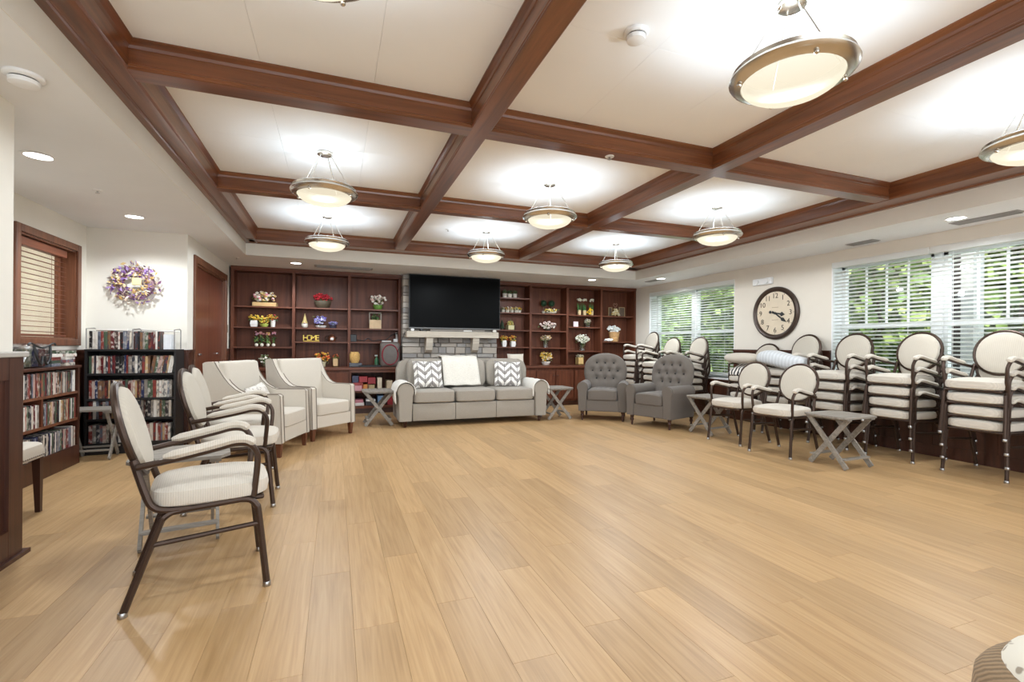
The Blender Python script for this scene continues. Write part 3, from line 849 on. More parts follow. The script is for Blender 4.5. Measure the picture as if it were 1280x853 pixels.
base_cab(e1[2], e1[3], 'open brown base cabinet holding board games beside the sofa', True)
for i, w_ in enumerate(('behind the right sofa arm', 'behind the small folding table right of the sofa', 'behind the left tufted armchair', 'in the corner by the far window')): base_cab(e2[i], e2[i + 1], 'brown base cabinet ' + w_)

# fireplace of ledge stones
YST = 8.60
FX0, FX1 = aty(503, 400, YST).x, aty(621, 430, YST).x
fp = thing('stone_fireplace', 'grey ledge-stone fireplace wall behind the television', 'fireplace', (FX0, YST, 0))
FW = FX1 - FX0
MB().box(.012, FW - .012, .02, YBK - YST, 0, ZS - .004).build('mortar_core', 'mortar', fp)
stm = multi('ledge_stone', [srgb(*c) for c in ((166, 158, 150), (150, 143, 136), (178, 170, 161), (134, 127, 121), (160, 155, 150), (170, 160, 149), (145, 141, 138))], .9, 'object')
nt = stm.node_tree; b_ = nt.nodes['Principled BSDF']
nz = N(nt, 'ShaderNodeTexNoise', Scale=28.0, Detail=6.0); bp = N(nt, 'ShaderNodeBump', Strength=.7, Distance=.012)
tcn = N(nt, 'ShaderNodeTexCoord'); nt.links.new(tcn.outputs['Object'], nz.inputs['Vector'])
nt.links.new(nz.outputs['Fac'], bp.inputs['Height']); nt.links.new(bp.outputs['Normal'], b_.inputs['Normal'])
z = .02; rs = random.Random(3)
while z < ZS - .03:
    h = min(rs.choice((.055, .075, .095, .12)), ZS - .008 - z); x = 0.0
    while x < FW - .01:
        w = min(rs.uniform(.10, .34), FW - x)
        if FW - x - w < .06: w = FW - x
        d = rs.uniform(0, .03); g = .004
        ex0, ex1 = x + g, x + w - g
        mb = MB(); dd = YBK - YST if (x < .001 or x + w > FW - .001) else .06
        vs = [(a + rs.uniform(-.003, .003), -d + rs.uniform(-.006, .006), c + rs.uniform(-.003, .003)) for a, c in ((ex0 + .006, z + g + .005), (ex1 - .006, z + g + .005), (ex1 - .006, z + h - g - .005), (ex0 + .006, z + h - g - .005))]
        md = [(a, -d + .012, c) for a, c in ((ex0, z + g), (ex1, z + g), (ex1, z + h - g), (ex0, z + h - g))]
        bk = [(a, dd, c) for a, _, c in md]
        q = lambda i: [(i, (i + 1))]
        fs = [(0, 1, 2, 3)] + [(i, i + 4, (i + 1) % 4 + 4, (i + 1) % 4) for i in range(4)] + [(i + 4, i + 8, (i + 1) % 4 + 8, (i + 1) % 4 + 4) for i in range(4)]
        mb.add(vs + md + bk, fs).build('stone', stm, fp)
        x += w
    z += h
YM = 8.36
mz0, mz1 = aty(565, 422.5, YM).z, aty(565, 414.8, YM).z
mx0, mx1 = aty(508.5, 418, YM).x, aty(623.5, 418, YM).x
mt = thing('fireplace_mantel', 'pale whitewashed beam mantel below the television', 'mantel', (mx0, YM, mz0))
MB().rbox(0, mx1 - mx0, 0, YST - YM - .03, 0, mz1 - mz0, .008).build('beam', 'mantel', mt)
for u in (537, 595):
    cx_ = aty(u, 430, YM + .05).x - mx0
    MB().prism([(.03, 0), (YST - YM - .03, 0), (YST - YM - .03, -.25), (YST - YM - .06, -.27), (.10, -.22), (.05, -.10)], 0, cx_ - .06, cx_ + .06).build('corbel', 'mantel', mt)
# television
YT = 8.46
t0, t1 = aty(511.5, 343, YT), aty(625, 411, YT)
tz0, tz1 = aty(565, 411.5, YT).z, aty(565, 345.5, YT).z
tv = thing('television', 'large black flat television above the mantel', 'television', (t0.x, YT, tz0))
TW, TH = t1.x - t0.x, tz1 - tz0
MB().rbox(0, TW, 0, .05, 0, TH, .006).build('housing', 'black', tv)
MB().box(.012, TW - .012, -.002, 0, .022, TH - .012).build('screen', 'screen', tv)
MB().box(0, TW, -.004, -.0, 0, .016).build('bottom_bezel', plain('bezel_grey', srgb(96, 94, 92), .4, .4), tv)
MB().box(TW * .3, TW * .7, .05, YST - YT - .04, TH * .3, TH * .7).build('wall_mount', 'black', tv)
sb = aty(537, 413, YM + .08).x, aty(606, 413, YM + .08).x
s_ = thing('soundbar', 'slim grey soundbar on the mantel under the television', 'soundbar', (sb[0], YM + .05, mz1))
MB().rbox(0, sb[1] - sb[0], 0, .07, 0, .04, .008).build('bar', plain('soundbar_grey', srgb(120, 112, 104), .5), s_)
MB().box((sb[1] - sb[0]) * .6, (sb[1] - sb[0]) * .75, -.002, 0, .008, .032).build('display', plain('soundbar_display', srgb(200, 196, 190), .4), s_)
for u, lb, c in ((515.5, 'small white camera at the left end of the mantel', (232, 230, 226)), (618, 'small white box at the right end of the mantel', (222, 216, 206)), (527, 'small black remote box on the mantel left of the soundbar', (40, 38, 38))):
    x = aty(u, 412, YM + .06).x
    tag(MB().rbox(x - .03, x + .03, YM + .04, YM + .10, mz1, mz1 + .045, .012).build('mantel_device', plain('device_' + str(u), srgb(*c), .4)), lb, 'device')
mb = MB(); pc_ = [aty(u, v, YM + .1) for u, v in ((513, 413), (509, 416), (506, 424), (504, 432), (500, 440))]
tag(MB().tube(cat_rom([(p.x - .03, YST - .05, p.z) for p in pc_], 5), .006, 6).build('power_cable', 'black'), 'black cable hanging from the mantel left end', 'cable')

# ================================================================ OVAL-BACK ARMCHAIRS
def make_chair():                               # faces +x, 0.5 m wide
    t = thing('oval_back_armchair', '', 'chair')
    T = .0155
    legm, railm, strm, armm, padm, glm = {}, {}, {}, {}, {}, {}
    def bx(q): return -.235 - (q - .62) * .27    # back plane
    for s in (-1, 1):
        rear = [(-.275, s * .222, .012), (-.155, s * .215, .36), (-.138, s * .213, .395), (-.105, s * .212, .417), (-.07, s * .212, .422)]
        fro = [(.16, s * .215, .432), (.20, s * .218, .425), (.226, s * .22, .395), (.236, s * .222, .35), (.272, s * .232, .012)]
        for pts in (rear, fro):
            l = MB().tube(cat_rom(pts, 3), T, 8).build('leg', 'bronze', t, True)
            f = pts[0] if pts is rear else pts[-1]
            MB().lathe([(.0165, 0), (.0185, .003), (.0175, .022), (.016, .024)], 10, (f[0], f[1], 0)).build('glide', 'chrome', l, True)
        MB().tube([(-.07, s * .212, .422), (.16, s * .215, .432)], T, 8).build('seat_rail', 'bronze', t, True)
        MB().tube([(-.182, s * .217, .285), (.243, s * .224, .31)], .0115, 8).build('stretcher', 'bronze', t, True)
        up = [(-.02, s * .212, .424), (-.13, s * .212, .43), (-.178, s * .212, .455), (-.205, s * .21, .52), (bx(.66), s * .195, .66)]
        MB().tube(cat_rom(up, 4), T, 8).build('back_upright', 'bronze', t, True)
        ap = cat_rom([(bx(.64) + .01, s * .215, .632), (-.10, s * .232, .655), (.05, s * .238, .685), (.135, s * .238, .703), (.195, s * .236, .692), (.226, s * .23, .645), (.228, s * .226, .58), (.215, s * .217, .44)], 4)
        a = MB().tube(ap, .0145, 8).build('arm', 'bronze', t, True)
        pp = [Vector(p) + Vector((0, 0, .021)) for p in ap[3:19]]
        MB().tube(pp, [.010] + [.021] * (len(pp) - 2) + [.010], 8, sx=1.35).build('arm_pad', 'cream', a, True)
    n = 32; cz = .772; rz_, ry = .208, .212
    MB().tube([(bx(cz + rz_ * math.sin(2 * PI * k / n)), ry * math.cos(2 * PI * k / n), cz + rz_ * math.sin(2 * PI * k / n)) for k in range(n)], .015, 8, True).build('back_frame', 'bronze', t, True)
    bk = MB().sup((0, 0, 0), (.198, .195, .032), .55, .95, 32, 8)
    mtx = Matrix(((0, 0, 1, 0), (0, 1, 0, 0), (1, 0, 0, 0), (0, 0, 0, 1)))
    bk.xf(mtx); bk.v = [(x + bx(cz + z) + .012, y, z + cz) for x, y, z in bk.v]
    bk.build('backrest', 'creamz', t, True)
    MB().sup((.045, 0, .478), (.245, .238, .052), .45, .48, 40, 10, lambda q: (q[0], q[1], q[2] + .012 * max(0, 1 - (q[0] - .045) ** 2 / .06 - q[1] ** 2 / .057) * (1 if q[2] > .478 else 0))).build('seat', 'cream', t, True)
    MB().rbox(-.15, .262, -.205, .205, .415, .437, .01).build('seat_pan', 'bronze', t)
    return t
ch = make_chair(); first = [True]
def chair(x, y, rz, label, group, z=0):
    o = ch if first[0] else copy_tree(ch); first[0] = False
    o.location = (x, y, z); o.rotation_euler = (0, 0, rz); o['label'] = label; o['group'] = group
    return o
GL, GS = 'oval-back armchairs standing on the floor', 'stacked oval-back armchairs'
chair(-.615, 2.745, math.radians(11.5), 'cream oval-back armchair with bronze frame nearest the camera', GL)
chair(-.69, 4.03, math.radians(2), 'cream oval-back armchair second from the camera on the left', GL)
chair(-.80, 4.72, math.radians(3), 'cream oval-back armchair third from the camera, next to the wing chairs', GL)
chair(4.75, 4.60, PI + math.radians(6), 'cream oval-back armchair standing beside the right tufted armchair', GL)
chair(4.70, 3.92, PI + math.radians(9), 'cream oval-back armchair beside the nearest folding table on the right', GL)
ST = [(5.76, 2.62, 4, 'stack nearest the right edge', 2), (5.78, 3.34, 4, 'stack second from the right edge', -1), (5.77, 4.02, 4, 'stack third from the right edge', 2),
      (5.76, 4.68, 4, 'stack right of the clock', -2), (5.76, 5.30, 3, 'stack with cushions on it', 2), (5.76, 6.70, 4, 'stack behind the right tufted armchair', 0),
      (5.76, 7.40, 4, 'middle stack by the far window', 1), (5.76, 8.02, 5, 'stack in the far corner', -2)]
LV = ['lowest', 'second-lowest', 'third-lowest', 'fourth-lowest', 'fifth']
for x, y, n, lb, a in ST:
    for k in range(n):
        w = 'topmost' if k == n - 1 else LV[k]
        chair(x - .014 * k, y + random.uniform(-.006, .006), PI + math.radians(a + random.uniform(-1, 1)), '%s cream oval-back armchair in the %s' % (w, lb), GS, .122 * k)

# ================================================================ FOLDING TABLES
def make_table():                               # leg planes at x = +-.175, top .50 x .44 at z .51
    t = thing('folding_table', '', 'table')
    for k in range(6):
        y = -.19 + .076 * k; a, b = (.20 if k == 0 else .25), (.20 if k == 5 else .25)
        MB().prism([(-a, y - .0365), (a, y - .0365), (b, y + .0365), (-b, y + .0365)], 2, .492, .51).build('top_slat', 'greywood', t)
    for s in (-1, 1):
        for q in (-1, 1):
            x = s * (.185 if q > 0 else .160)
            MB().bar((x, q * .19, .49), (x, -q * .19, .012), .045, .018, (1, 0, 0)).build('leg', 'greywood', t)
        MB().box(s * .1725 - .03, s * .1725 + .03, -.21, .21, .472, .492).build('cleat', 'greywood', t)
    for q in (-1, 1):
        MB().bar((-.185, q * .155, .10), (.185, q * .155, .10), .045, .016, (0, 0, 1)).build('rail', 'greywood', t)
    return t
tb = make_table(); TB = [(4.75, 3.33, 2, 'grey wood folding table nearest the right chair stacks'), (4.80, 5.15, 8, 'grey wood folding table half hidden beside the right tufted armchair'),
    (3.37, 7.03, 90, 'grey wood folding table between the sofa and the left tufted armchair'), (.60, 7.27, 90, 'grey wood folding table between the wing chair and the sofa'),
    (-2.28, 5.998, 0, 'grey wood folding table in front of the black bookcase'), (-.87, 3.42, 12, 'grey wood folding table between the two nearest left armchairs')]
for i, (x, y, a, lb) in enumerate(TB):
    o = tb if i == 0 else copy_tree(tb)
    o.location = (x, y, 0); o.rotation_euler = (0, 0, math.radians(a)); o['label'] = lb; o['group'] = 'grey folding tables'
    if i == 4: o.scale = (.92, .73, 1)

# ================================================================ SOFA
SX0, SX1, SY0, SY1 = .84, 3.12, 6.80, 7.72
so_ = thing('sofa', 'taupe three-seat sofa with rolled arms under the television', 'sofa', ((SX0 + SX1) / 2, SY0, 0))
HW = (SX1 - SX0) / 2; AW = .20
n3 = (2 * HW - 2 * AW) / 3
for k in range(3):
    a = -HW + AW + k * n3
    MB().rbox(a + .002, a + n3 - .002, .03, .12, .09, .335, .012).build('front_panel', 'sofa', so_, True)
    MB().sup((a + n3 / 2, .34, .43), (n3 / 2 - .003, .335, .095), .28, .22, 36, 10).build('seat_cushion', 'sofa', so_, True)
    c_ = MB().sup((a + n3 / 2, .66, .74), (n3 / 2 - .004, .115, .225), .42, .35, 36, 12)
    c_.v = [(x, y + (z - .74) * .20, z) for x, y, z in c_.v]; c_.build('back_cushion', 'sofa', so_, True)
MB().rbox(-HW + AW, HW - AW, .10, .80, .09, .33, .01).build('base', 'sofa', so_)
prof = [(-HW + .06, .09), (HW - .06, .09), (HW - .06, .80), (HW - .10, .90), (HW - .20, .955), (0, .965), (-HW + .20, .955), (-HW + .10, .90), (-HW + .06, .80)]
bb = MB().prism(prof, 1, .74, .90).build('back', 'sofa', so_)
for s in (-1, 1):
    xc = s * (HW - AW / 2)
    arc = [(xc + .118 * math.cos(a), .515 + .118 * math.sin(a)) for a in [PI * (1.18 - 1.36 * q / 14) for q in range(15)]]
    arm = MB().prism([(xc + s * -.0 - .085, .09)] + arc + [(xc + .085, .09)], 1, .015, .78).build('arm', 'sofa', so_, True)
    arc2 = [(xc + .112 * math.cos(a), .515 + .112 * math.sin(a)) for a in [PI * (1.18 - 1.36 * q / 14) for q in range(15)]]
    MB().prism([(xc - .08, .095)] + arc2 + [(xc + .08, .095)], 1, 0, .016).build('arm_front', 'sofa', arm, True)
    for y in (.08, .80):
        MB().lathe([(.022, 0), (.03, .09)], 4, (s * (HW - .10), y, 0)).build('leg', 'leg', so_)
def arm_throw(s, label, y0, y1, d0, d1):
    cx_ = (SX0 + SX1) / 2 + s * (HW - AW / 2)
    r = .127
    def fn(u, v):
        y = SY0 + y0 + (y1 - y0) * v
        L0, L1 = d0 * (1 - .25 * v), d1 * (1 - .5 * v)
        q = -L0 + (L0 + L1 + PI * r) * u                # along the wrap from inner to outer side
        w = .004 * math.sin(v * 17 + u * 4)
        if q < 0: return (cx_ - s * (r + w), y, .515 + q + .0)
        if q > PI * r: return (cx_ + s * (r + w + .01), y + .02 * math.sin(u * 9), .515 - (q - PI * r))
        a = PI - q / r
        return (cx_ + s * (r + w) * math.cos(a), y, .515 + (r + w) * math.sin(a))
    mb = MB().grid(fn, 30, 12); me = mb.mesh('throw', 'throw', 'all')
    bm = bmesh.new(); bm.from_mesh(me); bmesh.ops.solidify(bm, geom=bm.faces[:], thickness=-.007); bm.to_mesh(me); bm.free()
    tag(link('arm_throw', me), label, 'throw')
arm_throw(-1, 'white throw over the left sofa arm', -.012, .60, .05, .17)
arm_throw(1, 'white throw over the right sofa arm', -.012, .60, .12, .10)
def pillow(mb, w, h, th, n=16):
    for sgn in (-1, 1):
        def fn(u, v):
            x, z = 2 * u - 1, 2 * v - 1
            k = max(0, (1 - x ** 4) * (1 - z ** 4)) ** .55
            pinch = 1 - .05 * (1 - abs(x) ** 2) * abs(z) ** 3
            return (x * w / 2 * (1 - .06 * (1 - z * z) * abs(x)), sgn * th / 2 * k, z * h / 2 * (1 - .06 * (1 - x * x) * abs(z)))
        mb.grid(fn, n, n)
    return mb
def put_pillow(name, loc, rot, w, h, th, mat, label, cat='pillow'):
    o = pillow(MB(), w, h, th).build(name, mat, None, 'all')
    o.location = loc; o.rotation_euler = rot
    return tag(o, label, cat)
sx = lambda u, v, y: aty(u, v, y).x
put_pillow('throw_pillow', (sx(535, 468, 7.2), 7.20, .735), (math.radians(-20), 0, .06), .45, .43, .15, 'chevron', 'grey and white chevron pillow at the left end of the sofa')
put_pillow('throw_pillow', (sx(634, 468, 7.2), 7.19, .725), (math.radians(-20), math.radians(3), -.10), .44, .42, .15, 'chevron', 'grey and white chevron pillow at the right end of the sofa')
put_pillow('throw_pillow', (sx(645, 452, 7.6), 7.62, .93), (math.radians(-10), 0, 0), .30, .22, .13, 'wing', 'small pale pillow behind the right end of the sofa back')
tx0, tx1 = sx(554, 460, 7.3), sx(597, 460, 7.3)
def thr(u, v):
    x = tx0 + (tx1 - tx0) * u + .03 * (1 - v) * (u - .4)
    pts = [(7.20, .545), (7.235, .60), (7.30, .76), (7.36, .90), (7.42, .978), (7.56, .985), (7.70, .985), (7.74, .96), (7.745, .80), (7.745, .62)]
    q = v * (len(pts) - 1); i = min(int(q), len(pts) - 2); f = q - i
    y = pts[i][0] * (1 - f) + pts[i + 1][0] * f; z = pts[i][1] * (1 - f) + pts[i + 1][1] * f
    w = .008 * math.sin(u * 14 + v * 9)
    return (x, y - w - .012, z + w * .6 + .012)
me = MB().grid(thr, 16, 27).mesh('throw', 'fluffy', 'all')
bm = bmesh.new(); bm.from_mesh(me); bmesh.ops.solidify(bm, geom=bm.faces[:], thickness=-.012); bm.to_mesh(me); bm.free()
tag(link('back_throw', me), 'ivory fleece throw draped over the middle of the sofa back', 'throw')

# ================================================================ WING CHAIRS (face -y)
def make_wing():
    t = thing('wing_chair', '', 'armchair')
    w, D = .36, .40
    for s in (-1, 1):
        pf = [(-.38, .15), (-.38, .635), (-.36, .65), (-.06, .65), (.0, .665), (.06, .70), (.115, .76), (.155, .83), (.19, .91), (.215, .985), (.30, .985), (.33, .97), (.36, .15)]
        xo, xi = s * w, s * (w - .085)
        sd = MB().prism(pf, 0, min(xo, xi), max(xo, xi))
        sd.v = [(x + s * .035 * max(0, (z - .62) / .36), y + .07 * max(0, (z - .5) / .48), z) for x, y, z in sd.v]
        p = sd.build('wing', 'wing', t)
        for off in (.008, .077):
            ed = [(s * (w - off) + s * .035 * max(0, (z - .62) / .36), y + .07 * max(0, (z - .5) / .48) - .004, z + .004) for y, z in pf[:10]]
            MB().tube(ed, .0045, 6).build('nailhead_trim', 'wingtrim', p)
    MB().rbox(-w + .08, w - .08, -.375, .30, .15, .30, .012).build('seat_rail', 'wing', t)
    MB().sup((0, -.09, .375), (w - .088, .305, .085), .25, .2, 36, 10).build('seat_cushion', 'wing', t, True)
    bk = MB().rbox(-w + .055, w - .055, .12, .30, .30, .985, .03, 3)
    bk.v = [(x * (1 + .08 * max(0, (z - .6) / .38)), y + (z - .30) * .07 - .02 + .055 * max(0, (z - .5) / .48), z) for x, y, z in bk.v]
    bk.build('backrest', 'wing', t, True)
    for s in (-1, 1):
        for y, kx, ky in ((-.34, 0, 0), (.31, 0, .05)):
            mb = MB(); c = (s * (w - .05), y)
            mb.add([(c[0] + a * .017, c[1] + ky + b * .017, 0) for a, b in ((-1, -1), (1, -1), (1, 1), (-1, 1))] + [(c[0] + a * .027, c[1] + b * .027, .155) for a, b in ((-1, -1), (1, -1), (1, 1), (-1, 1))],
                   [(0, 1, 2, 3), (4, 5, 6, 7), (0, 1, 5, 4), (1, 2, 6, 5), (2, 3, 7, 6), (3, 0, 4, 7)])
            mb.build('leg', 'legw', t)
    return t
wg = make_wing()
def face(fa, fb, depth=.34):    # front-foot points a (viewer left) and b; returns origin and rotation for a -y-facing piece
    a, b = Vector((fa[0], fa[1], 0)), Vector((fb[0], fb[1], 0)); m = (a + b) / 2; d = (b - a).normalized()
    rz = math.atan2(d.y, d.x); back = Vector((-d.y, d.x, 0))
    return m + back * depth, rz
o, rz = face((-.54, 5.42), (-.32, 6.05)); wg.location = o; wg.rotation_euler = (0, 0, rz); wg['label'] = 'ivory wing chair with a small pillow, beside the oval-back armchairs'; wg['group'] = 'ivory wing chairs'
W1L = (o.copy(), rz)
w2 = copy_tree(wg); o, rz = face((-.27, 6.20), (.22, 6.68)); w2.location = o; w2.rotation_euler = (0, 0, rz); w2['label'] = 'ivory wing chair nearer the sofa'
hm, nt, b_ = new_mat('taupe_lattice_print')
tcn = N(nt, 'ShaderNodeTexCoord'); ck = N(nt, 'ShaderNodeTexVoronoi', Scale=30.0); nt.links.new(tcn.outputs['Object'], ck.inputs['Vector'])
r_ = ramp(nt, [(.2, srgb(160, 152, 144)), (.45, srgb(214, 208, 200))]); nt.links.new(ck.outputs['Distance'], r_.inputs['Fac']); nt.links.new(r_.outputs['Color'], b_.inputs['Base Color']); b_.inputs['Roughness'].default_value = .9
M['lattice'] = hm
R1 = Matrix.Rotation(W1L[1], 4, 'Z')
put_pillow('lumbar_pillow', W1L[0] + R1 @ Vector((-.02, .02, .595)), (math.radians(-24), math.radians(-5), W1L[1] + .1), .44, .28, .13, 'lattice', 'small grey lattice pillow on the left wing chair')

# ================================================================ TUFTED ARMCHAIRS (face -y)
def make_tuft():
    t = thing('tufted_armchair', '', 'armchair')
    w = .385
    btn = [(x, z) for z, xs_ in ((.90, (-.14, 0, .14)), (.77, (-.21, -.07, .07, .21)), (.64, (-.14, 0, .14))) for x in xs_]
    def outline(v):      # half width by height of back
        z = .36 + .70 * v
        hw = .30 + .055 * min(1, max(0, (z - .45) / .25))
        if z > .76: hw *= (max(0.0, 1 - ((z - .76) / .302) ** 2.6)) ** .5
        return z, max(hw, .012)
    def fn(u, v):
        z, hw = outline(v); x = (2 * u - 1) * hw
        bul = .075 * (max(0, 1 - (2 * u - 1) ** 4)) ** .6 * (max(0, 1 - max(0, (z - .90) / .16) ** 2)) ** .5
        dp = 0
        for bx_, bz in btn:
            d2 = ((x - bx_) ** 2 + (z - bz) ** 2) / .0028; dp += .045 * math.exp(-d2)
        # creases between neighbouring buttons
        for bx_, bz in btn:
            for cx_, cz in btn:
                if cz < bz - .05 and abs(abs(cx_ - bx_) - .07) < .01:
                    px_, pz = cx_ - bx_, cz - bz; L2 = px_ * px_ + pz * pz
                    k = max(0, min(1, ((x - bx_) * px_ + (z - bz) * pz) / L2))
                    dd = (x - bx_ - k * px_) ** 2 + (z - bz - k * pz) ** 2
                    dp += .008 * math.exp(-dd / .00018)
        return (x, .20 - bul + min(dp, .05) + (z - .36) * .16, z)
    b = MB().grid(fn, 44, 44)
    def bkf(u, v):
        z, hw = outline(v); x = (1 - 2 * u) * hw
        return (x, .20 + .12 * (max(0, 1 - (2 * u - 1) ** 6)) ** .5 + (z - .36) * .16, z)
    b.grid(bkf, 16, 30)
    bo = b.build('backrest', 'tuft', t, 'all')
    for x, z in btn: MB().ico((x, .20 - .03 + (z - .36) * .16, z), .015, 2, (1, .6, 1)).build('button', 'button', bo, True)
    for s in (-1, 1):
        xc = s * (w - .075)
        arc = [(xc + .088 * math.cos(a), .525 + .088 * math.sin(a)) for a in [PI * (1.2 - 1.4 * q / 12) for q in range(13)]]
        ar = MB().prism([(xc - .062, .15)] + arc + [(xc + .062, .15)], 1, -.36, .24).build('arm', 'tuft', t, True)
        arc2 = [(xc + .080 * math.cos(a), .525 + .080 * math.sin(a)) for a in [PI * (1.2 - 1.4 * q / 12) for q in range(13)]]
        MB().prism([(xc - .055, .155)] + arc2 + [(xc + .055, .155)], 1, -.375, -.36).build('arm_front', 'tuft', ar, True)
    MB().rbox(-w + .13, w - .13, -.365, .28, .15, .33, .015).build('seat_base', 'tuft', t)
    MB().sup((0, -.09, .40), (w - .145, .30, .085), .28, .22, 36, 10, lambda q: (q[0], q[1], q[2] + (.02 * (1 - (q[0] / .24) ** 2) if q[2] > .42 else 0))).build('seat_cushion', 'tuft', t, True)
    MB().rbox(-w + .05, w - .05, .20, .33, .15, .50, .02).build('back_base', 'tuft', t)
    for s in (-1, 1):
        for y in (-.31, .27):
            MB().lathe([(.014, 0), (.018, .03), (.014, .05), (.024, .075), (.026, .09), (.018, .105), (.028, .125), (.028, .155)], 14, (s * (w - .07), y, 0)).build('leg', 'leg', t, True)
    return t
tf = make_tuft()
o, rz = face((3.70, 6.74), (4.23, 6.36), .31); tf.location = o; tf.rotation_euler = (0, 0, rz); tf['label'] = 'charcoal tufted armchair with rolled arms nearer the sofa'; tf['group'] = 'charcoal tufted armchairs'
t2 = copy_tree(tf); o, rz = face((4.21, 6.12), (4.43, 5.50), .31); t2.location = o; t2.rotation_euler = (0, 0, rz); t2['label'] = 'charcoal tufted armchair with rolled arms nearer the chair stacks'

# ================================================================ DINING CHAIR BEHIND THE HALF WALL
dc = thing('dining_chair', 'white upholstered dining chair with dark legs behind the half wall', 'chair', (-2.12, 4.02, 0))
MB().sup((0, 0, .435), (.24, .24, .06), .4, .25, 32, 10).build('seat', 'wing', dc, True)
for k in range(20):
    MB().ico((.238, -.22 + .0226 * k, .40), .006, 1).build('nailhead', 'wingtrim', dc)
MB().rbox(-.225, .225, -.225, .225, .375, .40, .01).build('seat_rail', 'wing', dc)
MB().rbox(-.22, .22, -.27, -.21, .38, 1.0, .02).build('backrest', 'wing', dc)
for a in (-1, 1):
    for b in (-1, 1):
        MB().add([(a * .205 + i * .014, b * .205 + j * .014, 0) for i, j in ((-1, -1), (1, -1), (1, 1), (-1, 1))] + [(a * .2 + i * .023, b * .2 + j * .023, .38) for i, j in ((-1, -1), (1, -1), (1, 1), (-1, 1))],
                 [(0, 1, 2, 3), (4, 5, 6, 7), (0, 1, 5, 4), (1, 2, 6, 5), (2, 3, 7, 6), (3, 0, 4, 7)]).build('leg', 'leg', dc)
# ================================================================ WALL PIECES
ck = thing('wall_clock', 'large round wall clock with dark rim and arabic numerals', 'clock', (WX, 5.262, 1.686))
RY = Matrix.Rotation(-PI / 2, 4, 'Y')           # lathe axis +z to -x
R_ = .393
MB().lathe([(R_ - .005, 0), (R_, .012), (R_ - .004, .034), (R_ - .028, .05), (R_ - .052, .046), (R_ - .07, .030), (R_ - .074, .02)], 64, cap=False).xf(RY).build('rim', plain('dark_bronze_rim', srgb(66, 52, 44), .35, .35), ck, True)
fc = MB().lathe([(R_ - .07, .022), (0.001, .0225)], 64, cap=False).xf(RY).build('dial', plain('aged_ivory_dial', srgb(214, 198, 174), .5, noise=.05, nscale=8), ck)
ink = plain('clock_ink', srgb(58, 46, 38), .7)
def text_mesh(txt, size, ext=.001):
    cu = bpy.data.curves.new('numeral', 'FONT'); cu.body = txt; cu.size = size; cu.extrude = ext; cu.align_x = 'CENTER'; cu.align_y = 'CENTER'
    tmp = bpy.data.objects.new('tmp', cu); COL.objects.link(tmp)
    dg = bpy.context.evaluated_depsgraph_get(); me = bpy.data.meshes.new_from_object(tmp.evaluated_get(dg))
    bpy.data.objects.remove(tmp); bpy.data.curves.remove(cu)
    return me
WT = Matrix(((0, 0, -1, 0), (-1, 0, 0, 0), (0, 1, 0, 0), (0, 0, 0, 1)))   # text plane -> wall facing -x
for n in range(1, 13):
    a = n * PI / 6; me = text_mesh(str(n), .105); me.transform(WT); me.materials.append(ink)
    o = link('numeral', me, fc); o.location = (-.024, -.255 * math.sin(a), .255 * math.cos(a))
for k in range(60):
    a = k * PI / 30
    if k % 5 == 0: MB().box(-.001, .001, -.003, .003, .300, .314).xf(Matrix.Rotation(a, 4, 'X')).xf(Matrix.Translation((-.0235, 0, 0))).build('minute_mark', ink, fc)
for z_ in (.085, -.10):
    MB().box(-.0238, -.0232, -.055, .055, z_ - .004, z_ + .004).build('fine_print', plain('faded_print%d' % int(z_ * 1000), srgb(170, 150, 128), .7), fc)
def hand(ang, L, w, nm, zoff):
    m = MB().prism([(-w * .4, -.05), (w * .4, -.05), (w * .5, L * .55), (w * 1.4, L * .68), (.001, L), (-w * 1.4, L * .68), (-w * .5, L * .55)], 0, -.0015, .0015)
    m.lathe([(.02, -.0015), (.02, .0015)], 12, (0, 0, 0)) if False else None
    # clock is seen from -x: clockwise angle turns towards -y
    m.xf(Matrix.Rotation(ang, 4, 'X')).xf(Matrix.Translation((zoff, 0, 0)))
    m.build(nm, 'black', ck)
hand(math.radians(100), .17, .024, 'hour_hand', -.030); hand(math.radians(126), .24, .020, 'minute_hand', -.034)
MB().lathe([(.018, .02), (.018, .04)], 16).xf(RY).build('hub', 'black', ck)
MB().lathe([(.022, .034), (.022, .037)], 14).xf(RY).xf(Matrix.Translation((0, .075, .018))).build('counterweight', 'black', ck)
el = atx(955, 352.5, WX)
t = thing('emergency_light', 'white emergency light box on the wall above the clock', 'light', (WX, el.y, el.z))
MB().rbox(-.05, 0, -.17, .17, -.05, .05, .01).build('housing', 'white', t)
for s in (-1, 1): MB().lathe([(.035, 0), (.04, .03)], 14).xf(RY).xf(Matrix.Translation((-.05, s * .09, .0))).build('lamp_head', 'white', t, True)
